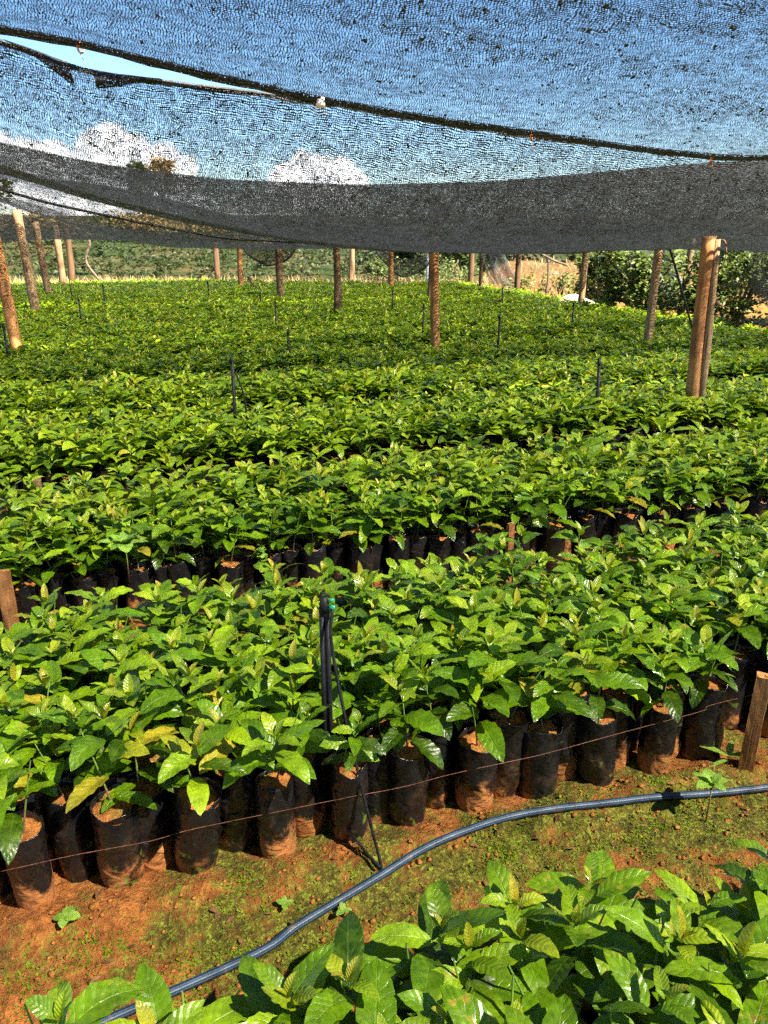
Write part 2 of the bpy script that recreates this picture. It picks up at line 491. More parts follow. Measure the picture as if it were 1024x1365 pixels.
STYLES = [
    ('bronze-tipped', dict(young=1.)), ('broad-leaved', dict(big=1.13)), ('upright', dict(tall=1.14)),
    ('brown-spotted', dict(spots=.45)), ('drooping', dict(droop=.32)), ('green-tipped', dict(young=.12)),
    ('low-growing', dict(tall=.84)), ('yellow-tipped', dict(young=.7)), ('small-leaved', dict(big=.90)),
    ('leafy', dict()), ('broad-leaved', dict(big=1.1, young=.3)), ('bronze-tipped', dict(young=.95, tall=1.05)),
    ('drooping', dict(droop=.25, big=1.05)), ('brown-spotted', dict(spots=.4, young=.4)),
]
BAG_R, BAG_H = .0565, .258


def bag_shape(seed, seg, rings, rich):
    r = np.random.default_rng(seed)
    mb = MB()
    th = np.linspace(0, 2 * math.pi, seg, endpoint=False)[None]
    hs = np.linspace(0, 1, rings)[:, None]
    rr = BAG_R * (1 + .03 * np.sin(math.pi * hs) - .05 * (1 - hs) ** 4)
    if rich:
        rr = rr * (1 + .030 * np.sin(2 * th + r.uniform(0, 6)) + .15 * (vnoise(np.cos(th) * 1.8 + seed * 7, hs * 5 + np.sin(th) * 1.8) - .5)
                   + .028 * np.sin(hs * 38 + 3 * np.sin(th + seed)) * (vnoise(th * 1.5 + seed, hs * 3) > .5))
        zz = hs * BAG_H + 0.034 * hs ** 8 * (vnoise(np.cos(th) * 1.6 + seed, np.sin(th) * 1.6) - .5)
    else:
        rr = rr * np.ones_like(th); zz = hs * BAG_H * np.ones_like(th)
    v = np.stack([rr * np.cos(th), rr * np.sin(th), zz], -1).reshape(-1, 3)
    rv = r.random()
    a = np.stack(np.broadcast_arrays(th / (2 * math.pi), hs, 0 * hs + rv), -1).reshape(-1, 3)
    mb.add(v, grid_faces(rings, seg, True)[:, ::-1], a)
    if rich:   # turned-in rim: the inside wall down to the soil
        top = v.reshape(rings, seg, 3)[-1]
        rows = []
        for k, (s, dz) in enumerate(((1.0, 0), (.985, .0025), (.955, 0), (.94, -.02), (.93, -.045))):
            q = top * [s, s, 1]; q[:, 2] += dz; rows.append(q)
        a2 = np.stack(np.broadcast_arrays(th / (2 * math.pi), np.ones((5, 1)), np.full((5, 1), rv)), -1).reshape(-1, 3)
        mb.add(np.concatenate(rows), grid_faces(5, seg, True)[:, ::-1], a2)
    so = MB()
    rs = np.array([.03, .3, .55, .8, .96, 1.0]) if rich else np.array([.03, 1.])
    S, T = np.meshgrid(rs, th[0], indexing='ij')
    x = BAG_R * .955 * S * np.cos(T); y = BAG_R * .955 * S * np.sin(T)
    z = BAG_H - .020 + .006 * (1 - S) + (.016 * (vnoise(x * 60 + seed * 9, y * 60) - .5) if rich else 0) + 0 * T
    so.add(np.stack([x, y, z], -1), grid_faces(len(rs), seg, True)[:, ::-1])
    return mb, so


# ------------------------------------------------------------------ bed layout (bed coordinates)
PITCH, ROW = .200, .0605
BED0, BEDW, BEDP = 1.645, .80, 1.47
N_ROWS = 13
CAMZ, PIT, FPX = 1.6, R(19.865), 1031.


def project(x, y, z):
    X = x; Y = y; Z = z - CAMZ
    d = Y * math.cos(PIT) - Z * math.sin(PIT); up = Y * math.sin(PIT) + Z * math.cos(PIT)
    return 512 + FPX * X / d, 682.5 - FPX * up / d, d


def bed_slots(k, umin, umax):
    out = []
    r = np.random.default_rng(100 + k)
    for j in range({-1: 13, 0: 15, 1: 15, 2: 16}.get(k, 18)):
        w = BED0 + k * BEDP + .065 + j * ROW
        off = -.396 + .05 * k + (PITCH / 2 if j % 2 else 0)
        i0 = math.ceil((umin - off) / PITCH); i1 = math.floor((umax - off) / PITCH)
        for i in range(i0, i1 + 1):
            out.append((j, off + i * PITCH + r.normal(0, .008), w + r.normal(0, .007)))
    return out


POSTS = [  # u, w, height, radius, lean (u), material, label
    (3.97, 4.88, 1.575, .049, -.06, 'wood_orange', 'thick split brown post standing nearest, at the right side of the beds'),
    (5.67, 7.95, 1.44, .050, .02, 'wood', 'brown post with a pale cut top, behind the thick split post'),
    (3.06, 8.10, 1.93, .050, -.02, 'wood_orange', 'straight orange-brown post in mid field, nearest of the centre posts'),
    (3.00, 12.35, 1.47, .058, 0., 'wood_dark', 'dark brown post in mid field with a flat pale top'),
    (-1.34, 9.43, 1.92, .062, -.06, 'wood_orange', 'leaning pale post with an orange foot, nearest in the left-hand row'),
    (-1.64, 14.05, 1.93, .075, -.05, 'wood', 'second post of the left-hand row, thick and grey-brown'),
    (-1.73, 17.52, 1.80, .070, -.09, 'wood', 'slim leaning post, third of the left-hand row'),
    (-1.75, 21.40, 1.78, .085, -.04, 'wood', 'fourth post of the left-hand row, dark at its foot'),
    (-1.68, 23.21, 1.72, .085, 0., 'wood_dark', 'farthest dark post of the left-hand row beside a dry branch'),
    (2.71, 15.94, 1.45, .070, 0., 'wood_dark', 'grey post behind the hanging net loop'),
    (2.31, 19.19, 1.45, .070, .04, 'wood_orange', 'bright orange post with a dark foot and a broken stake beside it'),
    (2.14, 22.87, 1.40, .080, 0., 'wood_dark', 'short far post left of the bright orange one'),
    (5.73, 18.15, 1.40, .070, 0., 'wood_orange', 'orange far post in front of the swag of fallen net'),
    (5.44, 14.68, 1.48, .062, 0., 'wood_dark', 'dark post half hidden just behind the straight orange-brown post'),
    (7.66, 12.83, 1.45, .062, .02, 'wood', 'grey post standing by the pale sheet at the field edge'),
    (8.70, 11.34, 1.52, .060, .03, 'wood', 'slender leaning post among the leafy shrubs at the right edge'),
    (7.85, 15.80, 1.45, .065, 0., 'wood_dark', 'dark post standing before the bare orange bank'),
    (8.02, 18.76, 1.40, .075, 0., 'wood_dark', 'small dark far post under the trees at the back corner'),
    (5.70, 21.78, 1.42, .085, .05, 'wood', 'far crooked post next to the mid field, behind the dark flat-topped one'),
    (7.55, 17.10, 1.40, .045, 0., 'wood_dark', 'thin dark pole just left of the post before the orange bank'),
]
POSTXY = [xy(p[0], p[1]) for p in POSTS]

plant_variants = []
for i, (nm, st) in enumerate(STYLES):
    fo, stm = seedling_shape(40 + i * 7, 12, 7, True, st)
    f = fo.build('foliage', M['leaf']); s = stm.build('stem', M['stem'])
    plant_variants.append((nm, f, s))
bag_variants = []
for i in range(8):
    b, so = bag_shape(300 + i, 28, 16, True)
    bag_variants.append((b.build('bag', M['bag']), so.build('soil', M['soil'])))
PROTO = [o for _, f, s in plant_variants for o in (f, s)] + [o for b in bag_variants for o in b]

ORD = ['first', 'second', 'third', 'fourth', 'fifth', 'sixth', 'seventh', 'eighth', 'ninth', 'tenth', 'eleventh', 'twelfth',
       'thirteenth', 'fourteenth', 'fifteenth', 'sixteenth', 'seventeenth', 'eighteenth', 'nineteenth', 'twentieth', 'twenty-first', 'twenty-second', 'twenty-third', 'twenty-fourth', 'twenty-fifth']
BEDNAME = {-1: 'bed below the blue-striped pipe', 0: 'the wired bed', 1: 'bed behind the wired one'}


def in_frame(x, y, z=.33, m=25):
    px, py, d = project(x, y, z)
    return (-m < px < 1024 + m) and (py < 1365 + 90) and d > .2


indiv, rest = [], []
for k in range(-1, 14):
    wmid = BED0 + k * BEDP + .4
    for (j, u, w) in bed_slots(k, -16, 9.4 if k < 4 else 7.9):
        x, y = xy(u, w)
        if y > 20.4 - .16 * x or y < .16: continue
        half = .56 * (y + .3) + 1.3
        if abs(x) > half: continue
        if k == -1 and (w < .42 or (j == 12 and u > .86) or (j > 9 and u < -.30)): continue
        if j > 1 and np.random.default_rng(int(abs(u * 977 + w * 3571) * 100)).random() < .035: continue
        if any((x - a) ** 2 + (y - b) ** 2 < .10 ** 2 for a, b in POSTXY): continue
        if k == 0 and j < 2 and 1.64 < u < 1.80: continue
        if (x + .157) ** 2 + (y - 1.825) ** 2 < .05 ** 2: continue
        row = 12 - j if k == -1 else j
        if k <= 1 and in_frame(x, y) and (k < 1 or j < 4):
            indiv.append((k, row, u, w, x, y))
        else:
            rest.append((k, j, u, w, x, y))
rows = {}
for it in indiv: rows.setdefault((it[0], it[1]), []).append(it)
n_ind = 0
for (k, j), L in sorted(rows.items()):
    L.sort(key=lambda q: project(q[4], q[5], .3)[0])
    for idx, (_, _, u, w, x, y) in enumerate(L):
        r = np.random.default_rng(int(1e4 * (k + 3) + 100 * j + idx))
        vi = int(r.integers(len(plant_variants))); bi = int(r.integers(len(bag_variants)))
        if k == 0 and j < 2 and abs(x / y + .083) < .075: vi = 6      # low plants before the tall stake
        nm, fo, stm = plant_variants[vi]
        t = empty('coffee_seedling', (x, y, 0), r.uniform(0, 2 * math.pi))
        sc = r.uniform(.88, 1.13) * (1.08 if k == -1 else 1.); t.scale = (sc, sc, r.uniform(.94, 1.05))
        bx = r.uniform(.91, 1.1)
        small = .72 if (k == 0 and j < 2 and abs(x / y + .083) < .075) else 1.
        lx, ly = r.normal(0, .045, 2)
        if k == 0 and j == 0: ly += .05 + .10 * max(0., -u) ; lx += .04 if u < 0 else 0.
        rot = Matrix.Rotation(lx, 4, 'Y') @ Matrix.Rotation(ly, 4, 'X') @ Matrix.Rotation(t.rotation_euler.z, 4, 'Z')
        t.rotation_euler = rot.to_euler()
        where = {-1: 'from the far edge', 0: 'from the wire', 1: 'from the near edge'}[k]
        rown = {-1: 'edge row', 0: 'wire-side row', 1: 'front row'}[k] if j == 0 else f'{ORD[j]} row'
        lab = f'{nm} coffee seedling, {ORD[idx]} from left in {rown} of {BEDNAME[k]}'
        tag(t, lab, 'seedling', 'coffee seedlings in black bags')
        for src in (*bag_variants[bi], fo, stm):
            c = src.copy(); COL.objects.link(c); c.parent = t
            if src not in (fo, stm): c.scale = (bx, 1 / bx, 1.)
            if src in (fo, stm):
                c.location = (0, 0, BAG_H - .018); c.scale = (small,) * 3
                c.rotation_euler = (-ly * .8 * 0, 0, r.uniform(0, 6.28))
        n_ind += 1
for o in PROTO: bpy.data.objects.remove(o)

# ---- the remaining thousands of seedlings: one object
lods = []
for lod, (nu, nv) in enumerate(((8, 5), (6, 3))):
    L = []
    for i in range(14):
        fo, stm = seedling_shape(500 + 20 * lod + i, nu, nv, False, dict(STYLES[i][1], tall=STYLES[i][1].get('tall', 1.) * (.98, .90)[lod]))
        L.append(fo.arrays()[:4])
    lods.append(L)
bag_lo = [bag_shape(900 + i, 10, 4, False) for i in range(3)]
far = MB()
groups = {}
rr_ = np.random.default_rng(77)
for (k, j, u, w, x, y) in rest:
    lod = 0 if y < 6.2 else 1
    groups.setdefault((lod, int(rr_.integers(14))), []).append((x, y))


def scatter(mb, arr, P, z0, m, sc=(.87, 1.13), tilt=True, jit=.17):
    v, f, a, t = arr[:4]
    P = np.asarray(P); n = len(P)
    th = rr_.uniform(0, 2 * math.pi, n); s = rr_.uniform(*sc, n) * (1 + .13 * 2 * fbm(P[:, 0] * .7 + 3, P[:, 1] * .7, 2))
    c, q = np.cos(th), np.sin(th)
    X = (v[None, :, 0] * c[:, None] - v[None, :, 1] * q[:, None]) * s[:, None] + P[:, :1]
    Y = (v[None, :, 0] * q[:, None] + v[None, :, 1] * c[:, None]) * s[:, None] + P[:, 1:2]
    Z = v[None, :, 2] * s[:, None] + z0
    V = np.stack([X, Y, Z], -1).reshape(-1, 3)
    F = (f[None] + (np.arange(n) * len(v))[:, None, None]).reshape(-1, 4)
    A = np.tile(a, (n, 1)); T = np.tile(t, (n, 1))
    T = T.copy(); T[:, 0] = np.clip(T[:, 0] + np.repeat(rr_.normal(0, jit, n), len(v)), 0, 1)
    mb.v.append(V); mb.f.append(F + mb.n); mb.n += len(V); mb.a.append(A); mb.t.append(T); mb.m.append(np.full(len(F), m, int))


for (lod, vi), P in groups.items():
    scatter(far, lods[lod][vi], P, BAG_H - .018, 0)
    b, so = bag_lo[vi % 3]
    ba = list(b.arrays()[:4]); rv = rr_.random()
    scatter(far, ba, P, 0, 1, (.97, 1.03)); scatter(far, so.arrays()[:4], P, 0, 2, (.97, 1.03))
fs = far.build('coffee_seedlings', [M['leaf_far'], M['bag'], M['soil']])
tag(fs, 'thousands of coffee seedlings in bags filling the beds to the far edge', 'seedlings', None, 'stuff')

# ------------------------------------------------------------------ ground
def graded(lo, a, b, hi, fine, grow=1.35):
    mid = list(np.arange(a, b, fine)); up = [b]; st = fine
    while up[-1] < hi: st *= grow; up.append(min(hi, up[-1] + st))
    dn = [a]; st = fine
    while dn[-1] > lo: st *= grow; dn.append(max(lo, dn[-1] - st))
    return np.array(sorted(set(dn[1:])) + mid + up)


gx = graded(-500, -1.5, 1.7, 500, .0095); gy = graded(-60, .95, 2.6, 700, .0095)
X, Y = np.meshgrid(gx, gy, indexing='ij')
U, W = uw(X, Y)
near = np.clip(1.3 - np.maximum(np.abs(X) - 1.6, 0) - np.maximum(Y - 3, 0) * .8, 0, 1)
Z = near * (.030 * fbm(X * 3, Y * 3, 3) + .016 * fbm(X * 22, Y * 22, 3) + .007 * (vnoise(X * 85, Y * 85) - .5)
            + .010 * np.clip(vnoise(X * 40 + 9, Y * 40) - .62, 0, 1) * 2)
Z -= near * .012 * np.exp(-((W - 1.30) / .14) ** 2)
Z += near * .028 * np.exp(-((W - 1.60) / .07) ** 2) * (.6 + vnoise(X * 9, Y * 9))
gm = MB(); gm.add(np.stack([X, Y, Z], -1), grid_faces(len(gx), len(gy))[:, ::-1] * 1)
g = gm.build('ground', M['ground']); tag(g, kind='structure')
if g.data.polygons[len(g.data.polygons) // 2].normal.z < 0: g.data.flip_normals()


def gz(x, y):
    x, y = np.asarray(x, float), np.asarray(y, float); u, w = uw(x, y)
    nr = np.clip(1.3 - np.maximum(np.abs(x) - 1.6, 0) - np.maximum(y - 3, 0) * .8, 0, 1)
    z = nr * (.030 * fbm(x * 3, y * 3, 3) + .016 * fbm(x * 22, y * 22, 3))
    return z - nr * .012 * np.exp(-((w - 1.30) / .14) ** 2) + nr * .028 * np.exp(-((w - 1.60) / .07) ** 2) * (.6 + vnoise(x * 9, y * 9))


# crumbs of earth on the paths, moss tufts, dead leaves: nobody could count them
cr = MB(); q = np.random.default_rng(8)
for i in range(2600):
    u = q.uniform(-1.5, 1.9); w = 1.0 + q.beta(2.6, 1.3) * .66 if i % 4 else q.uniform(2.5, 3.1)
    x, y = xy(u, w); r_ = .0016 + .0075 * q.random() ** 4
    blob(cr, (x, y, float(gz(x, y)) + r_ * .35), r_, 4, .45, i * .37, squash=.75)
tag(cr.build('soil_crumbs', M['clod']), 'small crumbs of red earth strewn over the path', 'soil', None, 'stuff')
ms = MB()
cl = [(q.uniform(-.75, 1.7), 1.02 + q.beta(3, 1.6) * .60, q.uniform(.02, .075)) for _ in range(90)]
for i in range(11000):
    cu, cw, cs = cl[int(q.integers(len(cl)))]
    if cu < -.35 and q.random() < .5: continue
    u, w = cu + q.normal(0, cs), cw + q.normal(0, cs * .6)
    if w > 1.66: continue
    x, y = xy(u, w); L = q.uniform(.003, .009)
    v, a = leaf(L, L * q.uniform(.4, .8), 3, 3, R(q.uniform(15, 75)), R(40), .2, q.uniform(0, 6.28), (x, y, float(gz(x, y))))
    ms.add(v, grid_faces(3, 3), a, (np.clip(q.normal(.4, .25), 0, 1), q.random() * .4, 0))
tag(ms.build('moss_tufts', M['leaf_far']), 'tiny green moss and sprouts on the damp path', 'moss', None, 'stuff')
li = MB()
for i in range(34):
    u, w = q.uniform(-.4, 1.7), 1.32 + q.beta(3, 2) * .32
    x, y = xy(u, w); L = q.uniform(.010, .032)
    v, a = leaf(L, L * q.uniform(.25, .5), 6, 3, R(q.uniform(0, 25)), R(q.uniform(-10, 60)), .4, q.uniform(0, 6.28), (x, y, float(gz(x, y)) + .006), q.normal(0, .3))
    li.add(v, grid_faces(6, 3), a)
tag(li.build('leaf_litter', M['litter']), 'curled dead brown leaves scattered at the foot of the bags', 'leaf litter', None, 'stuff')

# ------------------------------------------------------------------ blue-striped pipe, feed tubes, wire, stakes
hp = [(-1.05, .92), (-.775, 1.088), (-.619, 1.183), (-.303, 1.358), (-.206, 1.442), (-.004, 1.583), (.183, 1.703), (.402, 1.775), (.631, 1.83), (.866, 1.875), (1.169, 1.931), (1.6, 2.02), (2.3, 2.2), (3.4, 2.5)]
hpts = spline([(x, y, .013) for x, y in hp], 110); hpts[:, 2] += np.maximum(gz(hpts[:, 0], hpts[:, 1]), -.01)
ker = np.ones(7) / 7
hpts[:, 2] = np.convolve(np.pad(hpts[:, 2], 3, 'edge'), ker, 'valid')
hb = MB(); tube(hb, hpts, .0108, 20)
tag(hb.build('irrigation_pipe', M['hose']), 'black irrigation pipe with blue stripes lying curved along the path', 'pipe')

wr = [(-1.6, .19), (-.9, .19), (-.44, .196), (-.28, .199), (-.11, .194), (-.01, .203), (.19, .203), (.39, .202), (.55, .199), (.69, .208), (.87, .21), (.98, .212), (1.19, .228), (1.34, .238), (1.51, .251), (1.62, .27), (2.6, .29)]
wp = [(*xy(u, 1.628), z - .012) for u, z in wr]
wp[2:2] = []
wb = MB(); tube(wb, spline(wp, 90), .0009, 6)
tag(wb.build('edge_wire', M['wire']), 'thin rusty wire stretched along the front bags of the second bed', 'wire')


def plank(name, x, y, h, wd, dp, rz, mat, label, sub=10, lean=(0, 0)):
    mb = MB(); hs = np.linspace(-.05, h, sub)
    prof = np.array([(-1, -1), (-.2, -1.04), (1, -1), (1.03, 0), (1, 1), (.1, 1.03), (-1, 1), (-1.02, .1)])
    v = []
    for i, z in enumerate(hs):
        s = 1 + .10 * (vnoise(z * 20 + x * 9, np.arange(8) * 1.7) - .5)
        c = np.stack([prof[:, 0] * wd / 2 * s, prof[:, 1] * dp / 2 * s, np.full(8, z) + (.012 * (vnoise(np.arange(8) * .9, x * 5) - .5) if i == sub - 1 else 0)], -1)
        v.append(c)
    top = v[-1].copy(); top[:, :2] *= .02; v.append(top)
    mb.add(np.concatenate(v), grid_faces(sub + 1, 8, True)[:, ::-1])
    o = mb.build(name, mat, smooth=False, loc=(x, y, 0)); o.rotation_euler = (lean[0], lean[1], rz)
    return tag(o, label, 'stake', 'wooden bed stakes')


plank('bed_stake', -1.495, 2.77, .355, .052, .03, .25, M['wood_orange'], 'weathered brown stake at the left end of the bed behind the wired one')
plank('bed_stake', 1.14, 2.02, .35, .042, .036, -.5, M['stake'], 'bright orange square stake at the right end of the wire', lean=(0, .01))
plank('bed_stake', 0.598, 3.41, .31, .028, .03, .3, M['wood_orange'], 'narrow orange stake between black bags of the bed behind the wired one')
plank('bed_stake', -1.946, 4.14, .31, .040, .03, .3, M['wood'], 'dull short stake at the edge of a farther bed, beyond the brown one')


def riser(x, y, h, label, rich=False, lean=0.):
    t = empty('sprinkler_stake', (x, y, 0), R(17) + random.uniform(-.4, .4)); t.rotation_euler.x = lean
    tag(t, label, 'sprinkler', 'sprinkler stakes in the beds')
    mb = MB(); wd = .0085 if rich else .012
    if rich:
        for sx in (-1, 1):
            tube(mb, [(sx * .008, 0, -.05), (sx * .008, 0, h * .5), (sx * .0075, 0, h - .03)], .0068, 8)
        tube(mb, [(0, .006, 0), (0, .006, h - .06)], .004, 6)
    else:
        tube(mb, [(0, 0, -.05), (0, 0, h * .5), (.004, 0, h - .03)], wd, 8)
    mb.build('stake', M['black'], t)
    nb = MB(); tube(nb, [(0, 0, h - .045), (0, 0, h - .02), (0, 0, h)], [.012, .014, .008], 10)
    tube(nb, [(-.016, 0, h), (0, 0, h + .012), (.016, 0, h)], .0035, 6)
    no = nb.build('nozzle', M['black'], t)
    if rich:
        c = MB(); tube(c, [(.014, -.004, h - .03), (.030, -.008, h - .026)], [.0075, .006], 8); tube(c, [(.012, -.004, h - .012), (.026, -.006, h - .005)], [.005, .004], 8)
        c.build('connector', M['green'], no)
    return t


main = riser(-.157, 1.825, .705, 'twin-strip black sprinkler stake with a green connector and hanging tube, nearest of all', True)
main.rotation_euler.z = 0
ft = MB()
tube(ft, spline([(.022, -.01, .675), (.018, -.03, .60), (.040, -.065, .46), (.075, -.115, .31), (.110, -.165, .17), (.145, -.215, .045), (.150, -.225, .018)], 40), .0042, 8)
ft.build('feed_tube', M['black'], main)
ft2 = MB()
tube(ft2, spline([(-.01 + .157, 1.59 - 1.825, .035), (-.05 + .157, 1.63 - 1.825, .05), (-.10 + .157, 1.69 - 1.825, .075), (-.13 + .157, 1.72 - 1.825, .11)], 24), .0038, 8)
ft2.build('feed_tube', M['black'], main)
RS = [(-.996, 5.08, .84, 'black sprinkler stake with a thin tube, behind and left of the nearest one'),
      (1.559, 5.525, .75, 'leaning black sprinkler stake left of the thick split post'),
      (-3.77, 7.824, .75, 'black sprinkler stake beside the nearest post of the left-hand row'),
      (-4.424, 11.565, .72, 'small black sprinkler stake right of the second left-hand post'),
      (-5.093, 14.559, .73, 'thin far sprinkler stake between the left-hand posts and the short far post'),
      (-2.155, 13.908, .71, 'thin sprinkler stake left of the grey post behind the net loop'),
      (-1.479, 10.849, .74, 'black sprinkler stake in front of the grey post behind the net loop'),
      (-.969, 7.824, .69, 'slight sprinkler stake in the shaded strip of the field middle'),
      (1.218, 8.372, .78, 'black sprinkler stake right of the straight orange-brown post'),
      (2.123, 14.226, .69, 'far sprinkler stake below the dangling net strips'),
      (.136, 13.17, .73, 'far sprinkler stake below the orange post of the fallen net'),
      (.49, 10.129, .75, 'black sprinkler stake just left of the straight orange-brown post'),
      (2.556, 10.754, .72, 'black sprinkler stake in front of the post by the pale sheet'),
      (3.353, 8.491, .73, 'black sprinkler stake left of the thick split post, in its far bed'),
      (-.787, 14.731, .70, 'faint far sprinkler stake beside the dark flat-topped post'),
      (-5.666, 14.559, .71, 'faint far sprinkler stake close to the third left-hand post'),
      (-3.429, 15.654, .71, 'faint far sprinkler stake below the short far post')]
for i, (x, y, h, lab) in enumerate(RS):
    o = riser(x, y, h, lab, False, [0, -.06, 0, .05][i % 4])
    if i == 0:
        f_ = MB(); tube(f_, spline([(.02, 0, .74), (.06, -.02, .6), (.075, -.03, .4), (.08, -.03, .2)], 14), .006, 6); f_.build('feed_tube', M['black'], o)

# ------------------------------------------------------------------ posts
for i, (u, w, h, rad, lean, mat, lab) in enumerate(POSTS):
    x, y = xy(u, w); mb = MB(); r = np.random.default_rng(60 + i)
    k = 16; zs = np.linspace(-.3, h, k)
    bend = r.normal(0, .012); ph = r.uniform(0, 6)
    pts = np.stack([lean * (zs / h) + bend * np.sin(zs * 2 + ph), .5 * bend * np.cos(zs * 2.4 + ph), zs], -1)
    pts[:, 0] += (-x / y * .0) * zs
    tube(mb, pts, np.linspace(rad * 1.06, rad * .92, k) * (1 + .05 * np.sin(zs * 5 + ph)), 16, noise=.10)
    o = mb.build('wooden_post', M[mat], loc=(x, y, 0)); tag(o, lab, 'post', 'wooden posts holding up the shade net')
    if i == 0:   # split trunk: a second half-round slab and a curl of bark
        s = MB(); tube(s, [(.034, -.018, .0), (.028, -.022, .7), (.008, -.024, 1.2), (-.008, -.022, 1.555)], [.026, .027, .026, .022], 10, noise=.15)
        s.build('split_slab', M['wood'], o)
        b = MB(); tube(b, spline([(-.01, .0, 1.54), (.035, -.03, 1.55), (.055, -.04, 1.50), (.058, -.04, 1.42), (.048, -.03, 1.34)], 16), .010, 8, flat=.35)
        b.build('bark_strip', M['wood_orange'], o)
        kn = MB(); blob(kn, (.045, -.045, 1.12), .018, 7, .3, 3.); kn.build('knot', M['wood_dark'], o)
mb = MB(); tube(mb, [(0, 0, 0), (-.12, 0, .22), (-.26, 0, .40)], [.05, .045, .03], 8, noise=.2)
tag(mb.build('broken_stake', M['wood_dark'], loc=(-2.95, 19.0, .22)), 'broken dark stake leaning at the foot of the bright orange post', 'stake')
mb = MB(); tube(mb, [(0, 0, 0), (0, 0, .6), (0, 0, 1.2)], .06, 10)
tag(mb.build('white_pole', M['white'], loc=(1.12, 20.6, 0)), 'plain white pole at the far edge behind the swag of net', 'pole')

# ------------------------------------------------------------------ shade nets
def ext(rows, lo, hi):
    u = np.array([p[0] for p in rows]); z = np.array([p[1] for p in rows])
    return u, z


def zrow(rows, u):
    U_, Z_ = ext(rows, 0, 0)
    d = np.linspace(-8, 14, 900); s = np.interp(d, U_, Z_)
    sl = (Z_[1] - Z_[0]) / (U_[1] - U_[0]); s = np.where(d < U_[0], Z_[0] + sl * .6 * (d - U_[0]) * np.exp(-np.abs(d - U_[0]) * .12), s)
    kk = np.hanning(25); kk /= kk.sum()
    s = np.convolve(np.pad(s, 12, 'edge'), kk, 'valid')
    return np.interp(u, d, s)


ROPE = [(-.49, 2.49), (-.15, 2.45), (.3, 2.371), (1., 2.262), (1.65, 2.191), (2.24, 2.144), (2.89, 2.084), (3.48, 2.05), (3.9, 2.052), (6., 2.15), (9, 2.3)]
N2A = [(-.51, 2.455), (-.32, 2.405), (-.22, 2.355), (-.12, 2.335), (.16, 2.320), (.53, 2.296), (.92, 2.270), (1.25, 2.235), (2.3, 2.13), (3.58, 2.045), (6, 2.14), (9, 2.3)]
N2B = [(-.81, 2.018), (-.54, 1.93), (-.21, 1.828), (.39, 1.693), (1.22, 1.546), (1.95, 1.477), (3.13, 1.434), (4.22, 1.445), (5.09, 1.45), (5.64, 1.42), (8, 1.5), (9, 1.5)]
N2C = [(-1.04, 2.348), (-.59, 2.257), (-.12, 2.174), (.9, 2.076), (2.25, 2.051), (3.66, 2.102), (5., 2.223), (6.45, 2.36), (9, 2.45)]
N3A = [(-1.1, 2.082), (-.92, 2.02), (-.29, 1.91), (.54, 1.77), (1.68, 1.64), (3.4, 1.6), (9, 1.6)]
N3R = [(-1.47, 2.127), (-.99, 1.981), (.14, 1.744), (1.16, 1.56), (2.17, 1.51), (4.36, 1.50), (9, 1.55)]
N3B = [(-1.7, 2.008), (-1.34, 1.875), (-.77, 1.7), (-.18, 1.518), (.44, 1.412), (1.76, 1.365), (3.67, 1.37), (6.31, 1.40), (9, 1.45)]
N4A = [(-2.03, 2.158), (-1.38, 1.861), (-.33, 1.6), (1.58, 1.46), (4, 1.5), (9, 1.5)]
N4B = [(-2.42, 1.439), (-1.89, 1.492), (-1.35, 1.50), (-.81, 1.48), (1, 1.45), (9, 1.45)]
N4C = [(-2.4, 1.95), (-1.3, 1.75), (1, 1.6), (9, 1.6)]


def sheet(ctrl, u0, u1, nu, nw, wr=.02, sc=1., plies=1):
    """ctrl: list of (w, row function) - smooth interpolation across w; returns buffer of the sheet"""
    us = np.linspace(u0, u1, nu); wk = np.array([c[0] for c in ctrl], float)
    zk = np.stack([c[1](us) for c in ctrl])
    ws = np.linspace(wk[0], wk[-1], nw)
    if len(ctrl) >= 3:
        zz = np.zeros((nw, nu))
        for i in range(len(ctrl)):       # Lagrange through the rows
            l = np.ones(nw)
            for j in range(len(ctrl)):
                if j != i: l *= (ws - wk[j]) / (wk[i] - wk[j])
            zz += l[:, None] * zk[i][None]
    else:
        t = ((ws - wk[0]) / (wk[-1] - wk[0]))[:, None]; zz = zk[0] * (1 - t) + zk[1] * t
    Uu, Ww = np.meshgrid(us, ws)
    edge = np.minimum(1, np.minimum(Ww - wk[0], wk[-1] - Ww) / .4)
    zz = zz + wr * edge * (fbm(Uu * 1.1, Ww * 2.2 + wk[0], 3) * 2 + .5 * fbm(Uu * 4, Ww * 6, 2))
    xx, yy = xy(Uu, Ww)
    mb = MB()
    for q_ in range(plies):      # a knitted cloth has thickness: its yarns lie in several layers a few millimetres apart
        mb.add(np.stack([xx, yy, zz + .004 * q_], -1), grid_faces(nw, nu), np.stack([Uu * sc, Ww * sc, 0 * Uu], -1).reshape(-1, 3))
    return mb


def hem(rows, w, u0, u1, drop, dw, name, parent, jag=.0):
    us = np.linspace(u0, u1, 140); z = zrow(rows, us)
    nz = vnoise(us * 7, us * 0 + w) - .5
    v = []; a = []
    for t in np.linspace(0, 1, 5):
        x, y = xy(us, w + dw * t + .01 * nz)
        v.append(np.stack([x, y, z + .008 - drop * t * (1 + .7 * nz)], -1)); a.append(np.stack([us, np.full_like(us, t * drop), 0 * us], -1))
    for t in np.linspace(0, 1, 4):
        x, y = xy(us, w + dw * (1 - t) - .035 * t + .01 * nz)
        v.append(np.stack([x, y, z - drop * (1 - t) * (1 + .7 * nz) - .006 * t], -1)); a.append(np.stack([us, np.full_like(us, .2 + t * drop), 0 * us], -1))
    mb = MB(); mb.add(np.concatenate(v), grid_faces(9, len(us)), np.concatenate(a))
    return mb.build(name, M['net_hem'], parent)


